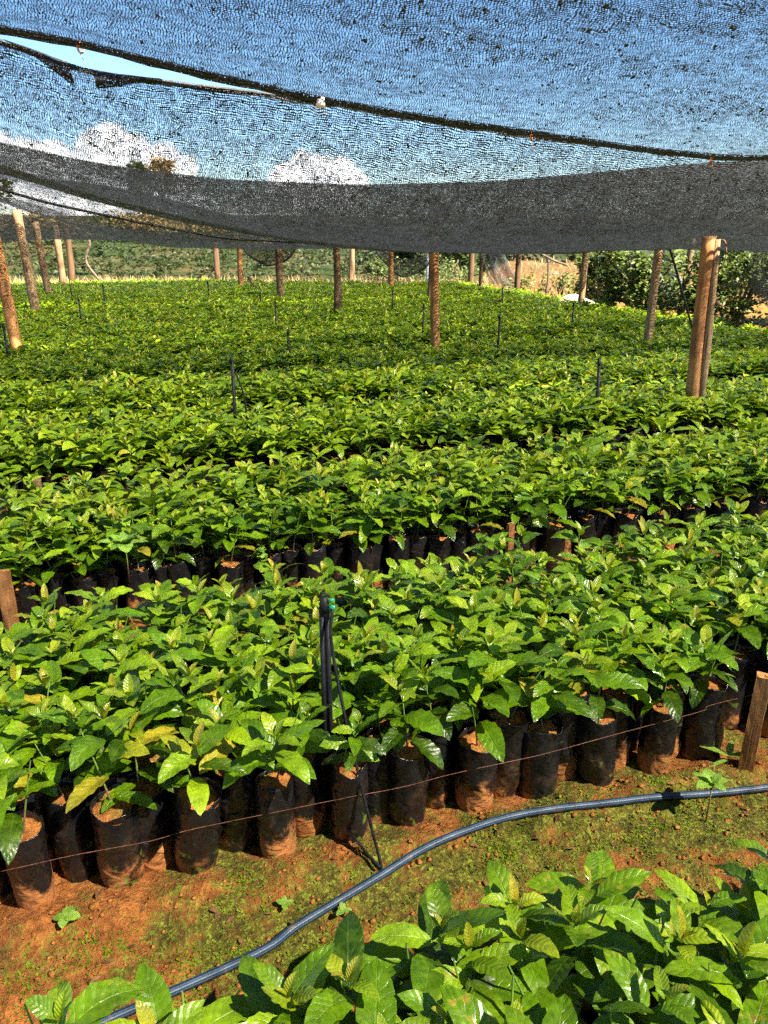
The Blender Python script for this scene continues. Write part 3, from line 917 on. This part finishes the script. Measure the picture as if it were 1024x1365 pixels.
zr = lambda rows, dz=0.: (lambda u: zrow(rows, u) + dz)
ov = sheet([(-2.6, lambda u: 2.62 + 0 * u), (1.0, lambda u: 2.50 - .02 * u), (4.43, zr(ROPE))], -4.5, 7.5, 120, 70, .05, plies=2).build('shade_net', M['net_open'])
tag(ov, 'open-weave black shade net overhead, sky blue showing through it', 'shade net')
hem(ROPE, 4.43, -4.5, 7.5, .030, .010, 'hem', ov)
n2 = sheet([(4.52, zr(N2A)), (6.2, zr(N2B)), (8.2, zr(N2C))], -4.8, 8.4, 150, 70, .035)
v, f, a, t, m = n2.arrays()
cut = (np.arange(len(f)) // 149) >= 32          # denser weave added beyond the sag to darken the band
o2 = MB(); o2.add(v, f[~cut], a); o2.add(v + [0, 0, .004], f[~cut], a); o2 = o2.build('shade_net', M['net_mid'])
tag(o2, 'sagging middle shade net hanging below the seam rope, clouds seen through it', 'shade net')
d2 = MB()
for q_ in range(3): d2.add(v + [0, 0, .004 * q_], f[cut], a)
d2.build('added_dense_weave', M['net_dense'], o2)
hem(N2A, 4.52, -4.8, 3.6, .022, -.012, 'hem', o2)
# torn corners of that hem folded over, either side of a gap
fl = MB()
for (ua, ub, uc, dz) in ((-.50, -.215, -.20, .10), (-.115, .20, -.10, .075)):
    us = np.linspace(ua, ub, 14)
    z = zrow(N2A, us); tt = np.linspace(0, 1, 14)
    prof = (tt ** 1.5 if dz > .09 else (1 - tt) ** 1.2) * dz + .012
    vv = []; aa = []
    for s in np.linspace(0, 1, 5):
        x, y = xy(us + .02 * s, 4.50 - .03 * np.sin(s * 3.1) - .01 * vnoise(us * 30, us * 0 + s * 3))
        vv.append(np.stack([x, y, z + .006 - prof * s], -1)); aa.append(np.stack([us, np.full_like(us, s * .1), 0 * us], -1))
    fl.add(np.concatenate(vv), grid_faces(5, 14), np.concatenate(aa))
fl.build('torn_flap', M['net_hem'], o2)
o3 = sheet([(8.45, zr(N3A)), (11., zr(N3R)), (12.5, zr(N3B)), (13.8, lambda u: zrow(N3B, u) * .5 + .5 * zrow(N3R, u))], -4.5, 8.1, 150, 60, .03, plies=4)
v, f, a, t, m = o3.arrays(); uu, ww = uw(v[:, 0], v[:, 1])
close = (uu[f].mean(1) < 1.6) & (ww[f].mean(1) < 11.6)     # left end gets an added denser weave to hold back the bright sky
o3b = MB(); half = close & (np.arange(len(f)) < len(f) // 2); o3b.add(v, f[half], a)
o3c = MB(); o3c.add(v, f[~close], a)
o3 = o3c.build('shade_net', M['net_far']); o3b.build('added_dense_weave', M['net_dense'], o3)
tag(o3, 'third shade net sagging low, grey, with a dark seam rope across it', 'shade net')
o4 = sheet([(14.2, zr(N4A)), (17., zr(N4B)), (20.5, zr(N4C))], -6, 8.1, 120, 50, .04, plies=4).build('shade_net', M['net_far'])
tag(o4, 'farthest dark shade net over the left-hand posts, hanging lowest', 'shade net')


def rope(rows, w, u0, u1, rad, name, label, n=90, dz=0.):
    us = np.linspace(u0, u1, n); x, y = xy(us, np.full_like(us, w))
    mb = MB(); tube(mb, np.stack([x, y, zrow(rows, us) + dz + .004 * (vnoise(us * 5, us * 0) - .5)], -1), rad, 8)
    return tag(mb.build(name, M['rope'], ), label, 'rope')


rope(ROPE, 4.47, -4.5, 7.5, .009, 'seam_rope', 'dark rope carrying the long seam between the overhead and middle nets', dz=-.01)
us = np.linspace(-4, 3.2, 80); x, y = xy(us, np.full_like(us, 10.9)); mb = MB()
tube(mb, np.stack([x, y, zrow(N3R, us) - .035], -1), .016, 8)
tag(mb.build('seam_rope', M['rope']), 'dark seam rope running along the third low net', 'rope')
# knot and ties on the seam
cx, cy = xy(1.0, 4.40); mb = MB(); blob(mb, (0, 0, 0), .024, 9, .35, 2.2, squash=.8); blob(mb, (.012, -.006, .022), .012, 7, .3, 4.)
tube(mb, spline([(-.015, 0, -.01), (-.03, -.004, -.03), (-.028, 0, -.045)], 8), .004, 6)
kn = tag(mb.build('cloth_knot', M['cloth'], loc=(cx, cy, zrow(ROPE, 1.0) - .035)), 'small white cloth knot tied under the seam of the nets', 'knot')
for u_, lab in ((-.15, 'orange twine tie on the seam above the sky gap'), (1.02, 'orange twine tie on the seam beside the white cloth knot'), (2.24, 'pale twine tie on the seam, midway between cloth knot and the thick post'), (3.48, 'orange twine tie on the seam above the thick split post')):
    x, y = xy(u_, 4.44); mb = MB()
    th = np.linspace(0, 2 * math.pi * 2.5, 30)
    tube(mb, np.stack([.012 * np.cos(th) * .4 + np.linspace(-.008, .008, 30), .022 * np.cos(th), .024 * np.sin(th)], -1), .0028, 5)
    tube(mb, spline([(0, -.02, -.02), (.01, -.022, -.045), (.024, -.02, -.07)], 8), .0018, 5)
    tag(mb.build('twine_tie', M['twine'], loc=(x, y, zrow(ROPE, u_) - .022)), lab, 'tie', 'twine ties on the net seam')


def hang(name, A, B, sag_a, sag_b, label, n=24, m=14, mat='net_veil', thick=None):
    """a drape between points A and B: top edge sags by sag_a, bottom edge by sag_b"""
    A, B = np.array(A, float), np.array(B, float); t = np.linspace(0, 1, n); s = np.linspace(0, 1, m)
    T, S_ = np.meshgrid(t, s); base = A[None, None] * (1 - T[..., None]) + B[None, None] * T[..., None]
    sag = sag_a * 4 * T * (1 - T) * (1 - S_) + (sag_b * (4 * T * (1 - T)) ** .8) * S_
    P = base.copy(); P[..., 2] -= sag
    P[..., 1] += .05 * np.sin(T * 17 + S_ * 3) * S_; P[..., 0] += .04 * np.sin(T * 11 + S_ * 5) * S_
    mb = MB(); mb.add(P.reshape(-1, 3), grid_faces(m, n), np.stack([T * np.linalg.norm(B - A), S_ * sag_b, 0 * T], -1).reshape(-1, 3))
    o = mb.build(name, M[mat]); tag(o, label, 'hanging net', 'loose nets hanging at the field edges')
    e = MB(); tube(e, P[-1], .02, 6); e.build('hem', M['rope'], o)
    return o


def strip(name, P, wd, label, mat='net_dense'):
    P = spline(P, 24); n = len(P); mb = MB()
    wds = np.interp(np.linspace(0, 1, n), np.linspace(0, 1, len(wd)), wd); rows_ = []
    for s in np.linspace(-1, 1, 7):
        q = P.copy(); q[:, 0] += wds / 2 * s; q[:, 1] += .02 * math.cos(s * 5) ; rows_.append(q)
    S_ = np.repeat(np.linspace(-1, 1, 7)[:, None], n, 1); T = np.repeat(np.linspace(0, 1, n)[None], 7, 0)
    mb.add(np.concatenate(rows_), grid_faces(7, n), np.stack([S_ * .3, T, 0 * T], -1).reshape(-1, 3))
    return tag(mb.build(name, M[mat]), label, 'hanging net', 'loose nets hanging at the field edges')


hang('hanging_net', (-2.95, 17.2, 1.33), (-1.75, 16.6, 1.42), .02, .42, 'loop of slack net hanging round the grey post')
hang('hanging_net', (-.25, 19.6, 1.40), (1.25, 19.6, 1.30), .35, .75, 'swag of fallen net slung behind the orange far post')
strip('hanging_net', [(2.2, 18.4, 1.5), (2.3, 18.3, 1.0), (2.55, 18.2, .5)], (.22, .3, .16), 'narrow dark net strip dangling left of the post before the orange bank')
strip('hanging_net', [(2.45, 18.6, 1.5), (2.6, 18.5, .95), (2.95, 18.4, .45)], (.4, .45, .5), 'wider net strip dangling down to the field corner')
strip('hanging_net', [(4.5, 14.0, 1.5), (4.75, 13.9, 1.0), (5.1, 13.7, .55)], (.7, .55, .5), 'grey veil of net hanging before the leafy shrubs')
strip('hanging_net', [(4.35, 9.4, 1.50), (4.5, 9.35, 1.0), (4.95, 9.3, .55)], (.25, .5, .35), 'torn black net hanging behind the thick split post')
for nm, P, rad, lab in (('dry_branch', [(-7.9, 21.0, 1.75), (-7.55, 21.0, 1.4), (-7.7, 21.0, .9), (-7.35, 21, .35)], .035, 'crooked dry branch beside the farthest left-hand post'),
                        ('dry_branch', [(2.75, 17.0, 1.42), (3.2, 17.0, 1.22), (3.55, 17.0, 1.05), (3.85, 17, .95)], .025, 'thin dead branch drooping from the post before the orange bank'),
                        ('slack_rope', [(3.35, 9.6, 1.45), (3.5, 9.6, 1.1), (3.75, 9.6, .5)], .014, 'slack black rope hanging beside the post with a pale cut top'),
                        ('dry_branch', [(3.42, 16.9, 1.05), (3.44, 16.9, .7), (3.42, 16.9, .4)], .025, 'upright dead stick right of the post before the orange bank')):
    mb = MB(); tube(mb, spline(P, 20), rad, 7, noise=.2)
    tag(mb.build(nm, M['rope'] if 'rope' in nm else M['bark']), lab, 'rope' if 'rope' in nm else 'branch')

# ------------------------------------------------------------------ beyond the beds
hm = MB()
hx = np.linspace(-160, 160, 90); hy = np.concatenate([np.linspace(26, 60, 24), np.linspace(66, 300, 20)])
HX, HY = np.meshgrid(hx, hy, indexing='ij')
HZ = -.05 + .031 * np.maximum(HY - 27, 0) * (1 - .0009 * (HY - 27)) + .5 * np.clip((HY - 30) / 30, 0, 1) * fbm(HX * .06, HY * .06, 3) + .9 * np.clip((-HX) / 14, 0, 1) * np.clip((HY - 30) / 12, 0, 1)
hm.add(np.stack([HX, HY, HZ], -1), grid_faces(90, len(hy))[:, ::-1])
k = NT('hillside'); p = k.n('NewGeometry').outputs['Position']
c = k.mix(k.ramp(k.noise(p, .35, 5), .42, .6), (.020, .030, .006), (.065, .046, .018)); c = k.mix(k.ramp(k.noise(p, 2.2, 4), .45, .65, 0, .7), c, (.022, .036, .008))
hill = hm.build('hill', k.done(k.bsdf(c, .95, .1, k.bump(k.noise(p, 3, 4), 1., .3)))); tag(hill, kind='structure')
if hill.data.polygons[10].normal.z < 0: hill.data.flip_normals()


def hillz(x, y):
    return max(0., -.05 + .031 * max(y - 27, 0) * (1 - .0009 * (y - 27)) + .9 * min(1, max(0, -x / 14)) * min(1, max(0, (y - 30) / 12)))


bk = MB(); ux = np.linspace(1.8, 11.5, 60); vy = np.linspace(18.3, 24.5, 36)
BX, BY = np.meshgrid(ux, vy, indexing='ij')
env = np.clip((BX - 1.8) / 1.8, 0, 1) * np.clip((11.5 - BX) / 3, 0, 1)
BZ = -.06 + env * (0.80 * (1 / (1 + np.exp(-(BY - 20.5 + .25 * np.sin(BX)) * 2.2)))) + env * .3 * fbm(BX * 1.2, BY * 1.2, 4)
bk.add(np.stack([BX, BY, BZ], -1), grid_faces(60, 36)[:, ::-1])
k = NT('orange_bank'); p = k.n('NewGeometry').outputs['Position']
c = k.mix(k.ramp(k.noise(p, 1.3, 5), .38, .6), (.17, .070, .028), (.10, .068, .03)); c = k.mix(k.ramp(k.noise(p, 6, 3), .55, .7, 0, .8), c, (.10, .11, .03))
bank = bk.build('earth_bank', k.done(k.bsdf(c, .95, .1, k.bump(k.noise(p, 8, 4), 1., .1)))); tag(bank, kind='structure')
if bank.data.polygons[10].normal.z < 0: bank.data.flip_normals()


def leaf_cloud(mb, c, rad, n, L, seed, tint=(.4, .2), young=.05, shell=.35, clumps=9, aspect=.45):
    """leaves in uneven clumps through an ellipsoid"""
    r = np.random.default_rng(seed); c = np.asarray(c, float); rad = np.asarray(rad, float)
    cen = r.normal(0, 1, (clumps, 3)); cen /= np.linalg.norm(cen, axis=1)[:, None]; cen *= r.uniform(.25, .85, (clumps, 1))
    cs = r.uniform(.22, .48, clumps); ct = r.normal(0, .12, clumps)
    ff = grid_faces(4, 3)
    for i in range(n):
        g_ = int(r.integers(clumps)); d = r.normal(0, 1, 3); d /= np.linalg.norm(d)
        p_ = cen[g_] + d * cs[g_] * r.uniform(.5, 1.05)
        az = math.atan2(p_[1], p_[0]) + r.normal(0, .8); l = L * r.uniform(.6, 1.3)
        v, a = leaf(l, l * aspect * r.uniform(.8, 1.3), 4, 3, R(r.uniform(-15, 55)), R(r.uniform(20, 80)), .2, az, c + p_ * rad, r.normal(0, .5))
        mb.add(v, ff, a, (np.clip(r.normal(tint[0], tint[1]) + ct[g_], 0, 1), r.uniform(.3, 1) if r.random() < young else 0, 0))


def shrub(x, y, h, wd, label, seed, n=900, L=.13, mat='leaf_bush', name='leafy_shrub', cat='shrub', group='shrubs along the field edge', z0=0., tint=(.4, .2), young=.04):
    t = empty(name, (x, y, z0)); tag(t, label, cat, group)
    s = MB(); r = np.random.default_rng(seed)
    for q_ in range(5):
        a_ = r.uniform(0, 6.28); e = np.array([math.cos(a_), math.sin(a_), 0]) * wd * .35
        tube(s, spline([(0, 0, -.1), e * .4 + [0, 0, h * .35], e + [0, 0, h * .8]], 8), np.linspace(.022, .007, 8) * h, 6)
    s.build('trunk', M['bark'], t)
    c = MB(); leaf_cloud(c, (0, 0, h * .52), (wd * .62, wd * .62, h * .55), n, L, seed, tint, young, clumps=14)
    c.build('crown', M[mat], t)
    return t


SH = [(6.1, 10.9, 1.75, 1.6, 'pale green bushy shrub at the right edge of the field, behind the thick split post'),
      (5.5, 12.6, 1.70, 1.5, 'broad leafy shrub behind the slender leaning post'),
      (4.55, 13.9, 1.55, 1.3, 'rounded shrub just right of the brown post with a pale top'),
      (7.2, 12.2, 2.10, 1.8, 'tall dense shrub rising at the far right behind the pale green one'),
      (6.5, 14.6, 2.00, 1.7, 'dark leafy shrub standing behind the broad one'),
      (4.35, 16.0, 1.35, 1.1, 'low yellowish shrub beside the pale sheet'),
      (6.2, 9.7, 1.15, 1.2, 'low brownish scrub at the right edge, nearest shrub to the beds'),
      (5.4, 16.6, 1.80, 1.6, 'large shrub between the low yellowish one and the dark one'),
      (8.4, 14.5, 2.4, 2.0, 'tallest leafy shrub in the far right corner')]
for i, (x, y, h, wd, lab) in enumerate(SH):
    shrub(x, y, h, wd, lab, 700 + i, 3000, .12 if i != 6 else .08, young=.25 if i in (5, 6) else .05, tint=(.5, .22) if i in (0, 5) else (.36, .2))
EB = [(2.1, 21.3, 1.0, 1.0, 'small bush below the dangling net strips'), (3.3, 18.7, .75, .8, 'scrubby low bush in front of the orange bank'),
      (4.1, 18.4, .95, .8, 'dry yellow-green bush in front of the orange bank, beside the grey post'), (5.1, 18.9, 1.1, 1.0, 'bush at the right end of the orange bank'),
      (1.6, 22.4, 1.1, 1.3, 'dull green bush behind the white pole'), (.4, 22.8, 1.0, 1.3, 'dull green bush behind the swag of net')]
for i, (x, y, h, wd, lab) in enumerate(EB):
    shrub(x, y, h, wd, lab, 760 + i, 420, .10, young=.3 if i in (1, 2) else .08, z0=.0 if y < 19.5 else 0.)


def tree(x, y, h, wd, label, seed, n=1500, L=.30, z0=0., mat='leaf_tree', bole=.45, young=.03, tint=(.4, .22)):
    t = empty('tree', (x, y, z0)); tag(t, label, 'tree', 'trees beyond the field')
    s = MB(); r = np.random.default_rng(seed)
    tube(s, spline([(0, 0, -.2), (.05 * h * .3, 0, h * .3), (0, .03 * h, h * .75)], 10), np.linspace(.030 * h, .008 * h, 10), 8, noise=.15)
    for q_ in range(6):
        a_ = r.uniform(0, 6.28); e = np.array([math.cos(a_), math.sin(a_), 0]) * wd * .4; z_ = h * r.uniform(.3, .55)
        tube(s, spline([(0, 0, z_), e * .5 + [0, 0, z_ + h * .12], e + [0, 0, z_ + h * .24]], 6), np.linspace(.011, .004, 6) * h, 5)
    s.build('trunk', M['bark'], t)
    c = MB(); leaf_cloud(c, (0, 0, h * (1 + bole) / 2 - .1), (wd * .6, wd * .6, h * (1 - bole) * .52), n, L, seed, tint, young, clumps=16)
    c.build('crown', M[mat], t)
    return t


TR = [(2.2, 25.5, 2.7, 2.6, 'dark tree behind the dangling net strips'), (4.2, 26.5, 2.8, 3.0, 'dark round tree above the orange bank'),
      (6.4, 25.8, 2.7, 2.8, 'dense green tree at the right of the orange bank'), (8.6, 24.0, 2.7, 3.2, 'broad dark tree behind the large right-hand shrubs'),
      (.2, 27.5, 2.6, 2.4, 'small dark tree behind the swag of net'), (10.8, 21.0, 2.6, 3.2, 'leafy tree in the far right corner behind the shrubs')]
for i, (x, y, h, wd, lab) in enumerate(TR): tree(x, y, h, wd, lab, 800 + i, 1500, .24, bole=.12)
tree(-17.4, 60, 5.5, 1.5, 'green-topped tree far off, seen through the net below the cloud', 820, 900, .5, z0=hillz(-17.4, 60) - .6, bole=.5)
tree(-16.0, 60, 5.8, 2.0, 'brownish bare-looking tree far off, right of the green-topped one', 821, 700, .4, z0=hillz(-16, 60) - .6, mat='dry', bole=.45)
tree(-20.5, 42, 3.7, 3.0, 'dull olive tree far off under the left end of the middle net', 822, 900, .35, z0=hillz(-20.5, 42), bole=.3, young=.3)

pl = MB(); q = np.random.default_rng(31)
for row_ in range(7):
    for xx in np.arange(-26, 3.5 - row_ * .2, .95):
        y_ = 25.2 + row_ * 2.6 + .12 * q.normal(); x_ = xx + q.normal(0, .2)
        h_ = q.uniform(.75, 1.15) * (1.0 + .05 * row_)
        leaf_cloud(pl, (x_, y_ + .05 * x_ * 0, hillz(x_, y_) + h_ * .5), (.55, .55, h_ * .55), 130, .15, int(q.integers(1e6)), (.42, .2), .04, clumps=7)
tag(pl.build('coffee_plantation', M['leaf_field']), 'rows of grown coffee bushes on the slope beyond the nursery', 'coffee bushes', None, 'stuff')
dg = MB()
for i in range(13000):
    z_ = None
    if i % 8 == 1:
        x_, y_ = q.uniform(2.2, 9), q.uniform(18.6, 22.5)
        z_ = -.03 + .80 / (1 + math.exp(-(y_ - 20.5 + .25 * math.sin(x_)) * 2.2)) * min(1, max(0, (x_ - 1.8) / 1.8))
    elif i % 4: x_, y_ = q.uniform(-15, 2.2), 0; y_ = 22.6 + .1 * q.normal() - .05 * x_ + q.uniform(-.6, .9)
    else: x_, y_ = q.uniform(-26, -6), q.uniform(44, 52)
    L = q.uniform(.2, .55) * (1 if i % 4 else 2.2) * (.6 if z_ is not None else 1)
    v, a = leaf(L, L * .045 + .004, 4, 3, R(q.uniform(35, 88)), R(q.uniform(10, 60)), .1, q.uniform(0, 6.28), (x_, y_, hillz(x_, y_) - .02 if z_ is None else z_))
    dg.add(v, grid_faces(4, 3), a, (np.clip(q.normal(.5, .25), 0, 1), 0, 0))
tag(dg.build('dry_grass', M['dry']), 'tan dry grass along the far edge and up the slope', 'grass', None, 'stuff')
for i, (x_, y_, h_, w_, lab) in enumerate([(-16.5, 40, 1.6, 3.0, 'tan dry thicket on the slope behind the left-hand posts'), (-12.5, 42, 1.5, 3.2, 'brushy dry thicket right of the farthest left-hand post'), (-20, 41, 1.9, 3.0, 'pale dry thicket at the far left of the slope'), (-9, 44, 1.3, 3.0, 'low dry thicket under the drooping net end')]):
    shrub(x_, y_, h_, w_, lab, 840 + i, 500, .30, 'dry', 'dry_thicket', 'thicket', 'dry thickets on the slope', hillz(x_, y_), (.4, .25))

sm = MB(); ux = np.linspace(-1, 1, 26)
SX, SY = np.meshgrid(ux, ux, indexing='ij'); rr2 = np.sqrt(SX ** 2 + SY ** 2)
SZ = .40 * np.clip(1 - rr2, 0, 1) ** .7 + .08 * fbm(SX * 3, SY * 3, 3) + .02
sm.add(np.stack([SX * .62, SY * .4, SZ], -1), grid_faces(26, 26)[:, ::-1])
o = sm.build('ground_sheet', M['sheet'], loc=(3.62, 15.2, .12)); tag(o, 'pale cream sheet heaped at the field edge by a grey post', 'sheet')

# ------------------------------------------------------------------ weeds
def weed(name, x, y, z, leaves, label, cat='weed', mat='leaf_pale', stem=0., seed=1):
    r = np.random.default_rng(seed); t = empty(name, (x, y, z)); tag(t, label, cat, None)
    c = MB(); top = np.array([0, 0, stem])
    for (az, L, asp, pitch, zz) in leaves:
        v, a = leaf(L, L * asp, 9, 5, R(pitch), R(35), .1, R(az), top * zz, 0, .08, 1., .002)
        c.add(v, grid_faces(9, 5), a, (r.uniform(.4, .9), r.uniform(0, .3), 0))
    c.build('foliage', M[mat], t)
    s = MB(); tube(s, [(0, 0, -.01), (.002, 0, stem * .5), (0, 0, max(stem, .004))], .0022, 6); s.build('stem', M['stem'], t)
    return t


gzf = lambda x, y: float(gz(x, y)) + .004
ros = lambda n, L, asp, p, a0=0: [(a0 + 360 / n * i + random.uniform(-12, 12), L * random.uniform(.8, 1.15), asp, p + random.uniform(-8, 8), 1) for i in range(n)]
weed('ground_weed', -.77, 1.423, gzf(-.77, 1.423), ros(4, .036, .72, 12), 'pale four-leaved weed on the bare earth at the left', stem=.015)
weed('ground_weed', -.25, 1.494, gzf(-.25, 1.494), ros(4, .022, .6, 35), 'tiny two-toned sprout on moss above the pipe', stem=.012)
weed('ground_weed', -.10, 1.47, gzf(-.10, 1.47), ros(3, .026, .6, 30), 'small sprout growing against the near side of the pipe', stem=.02)
weed('ground_weed', .602, 2.02, gzf(.602, 2.02), ros(6, .035, .5, 45) + [(30, .03, .5, 40, .5)], 'green weed between pipe and bags in the path', stem=.04)
weed('ground_weed', 1.085, 2.03, gzf(1.085, 2.03), [(160, .09, .28, 25, 1), (-10, .08, .3, 20, 1), (60, .06, .35, 40, 1), (200, .07, .2, 5, .5)], 'long-leaved yellowish weed by the orange stake', stem=.03)
weed('ground_weed', .93, 1.80, gzf(.93, 1.80), ros(5, .06, .55, 20) + ros(3, .045, .5, 55, 30), 'bright leafy sprout standing over the pipe at the right', stem=.13)
weed('ground_weed', .30, 1.40, gzf(.30, 1.40), ros(4, .02, .5, 40), 'tiny sprout in the shade right of the pipe', stem=.015)
weed('broad_weed', -1.06, 2.93, .245, ros(6, .10, .55, 18) + ros(5, .075, .6, 45, 20), 'light green smooth-leaved plant among the bags of the bed behind the wired one', 'plant', stem=.16)
L_ = [(random.uniform(0, 360), random.uniform(.02, .03), .85, random.uniform(-5, 60), random.uniform(.1, 1)) for _ in range(40)]
weed('clover_weed', -.53, 3.10, .24, L_, 'small round-leaved clover-like weed overflowing a black bag', 'weed', stem=.08)
L_ = [(random.uniform(0, 360), random.uniform(.12, .2), .10, random.uniform(45, 80), .3) for _ in range(16)]
weed('grass_tuft', 1.02, 2.16, .24, L_, 'narrow-bladed grass tuft in a bag near the orange stake', 'grass', stem=.05)

# ------------------------------------------------------------------ sky, sun, camera
SUN = Vector((.66, -.42, .92)).normalized()
world = bpy.data.worlds.new('World'); scene.world = world; world.use_nodes = True
wt = world.node_tree; wt.nodes.clear()
k = NT.__new__(NT); k.t = wt
sky = wt.nodes.new('ShaderNodeTexSky'); sky.sky_type = 'NISHITA'; sky.sun_disc = False
sky.sun_elevation = math.asin(SUN.z); sky.sun_rotation = math.atan2(SUN.x, SUN.y)
sky.air_density = 1.; sky.dust_density = .3; sky.ozone_density = 2.5; sky.altitude = 900
dirv = k.n('TexCoord').outputs['Generated']
CL = [(-.322, .942, .084, .026), (-.302, .947, .086, .030), (-.275, .957, .078, .030), (-.250, .966, .076, .028), (-.232, .971, .068, .022),
      (-.374, .926, .05, .06), (-.42, .911, .06, .05), (-.331, .942, .044, .06), (-.25, .965, .03, .06), (-.118, .992, .054, .026), (-.072, .995, .066, .030), (-.054, .996, .066, .028), (-.09, .994, .055, .04), (-.04, .997, .05, .03),
      (.5, .8, .33, .10), (.58, .76, .30, .12), (-.75, .55, .25, .15), (.1, -.8, .5, .2)]
nz = k.noise(dirv, 26., 5, .62); nzc = k.noise(dirv, 60., 4, .6)
acc = None
for (a, b, c, r_) in CL:
    d = k.n('VectorMath', operation='DISTANCE'); k.set(d.inputs[0], dirv); k.set(d.inputs[1], tuple(Vector((a, b, c)).normalized()))
    f_ = k.math('SUBTRACT', 1., k.math('DIVIDE', d.outputs['Value'], r_))
    acc = f_ if acc is None else k.math('MAXIMUM', acc, f_)
cm = k.ramp(k.math('ADD', acc, k.math('MULTIPLY', k.math('SUBTRACT', nz, .5), 1.25)), .10, .34)
bg = k.n('Background')
hs = k.n('HueSaturation'); k.set(hs.inputs['Saturation'], 1.22); k.set(hs.inputs['Color'], sky.outputs[0])
cloud = k.mix(k.ramp(nzc, .3, .7), (6.0, 6.4, 6.9), (13.5, 13.3, 13.))
k.set(bg.inputs['Color'], k.mix(cm, hs.outputs[0], cloud)); k.set(bg.inputs['Strength'], .052)
wo = k.n('OutputWorld'); wt.links.new(bg.outputs[0], wo.inputs['Surface'])

sl = bpy.data.lights.new('sun', 'SUN'); sl.energy = 5.; sl.angle = R(.53); sl.color = (1., .91, .75)
so = bpy.data.objects.new('sun', sl); COL.objects.link(so); so.rotation_euler = SUN.to_track_quat('Z', 'Y').to_euler(); so.location = (3, -2, 8)

cam = bpy.data.cameras.new('camera'); cam.sensor_fit = 'VERTICAL'; cam.sensor_height = 36.; cam.lens = FPX / 1365 * 36
cam.clip_start = .02; cam.clip_end = 2000
co = bpy.data.objects.new('camera', cam); COL.objects.link(co); co.location = (0, 0, CAMZ); co.rotation_euler = (math.pi / 2 - PIT, 0, 0)
scene.camera = co
vs = scene.view_settings; vs.view_transform = 'Standard'; vs.look = 'None'; vs.exposure = 2.75; vs.gamma = 1.; vs.use_curve_mapping = False
cy = scene.cycles
cy.max_bounces = 7; cy.transparent_max_bounces = 48; cy.diffuse_bounces = 2; cy.glossy_bounces = 2; cy.transmission_bounces = 4
cy.caustics_reflective = False; cy.caustics_refractive = False
cy.use_denoising = False
print('individual seedlings', n_ind, 'others', len(rest), 'tris', sum(len(o.data.polygons) for o in bpy.data.objects if o.type == 'MESH'))
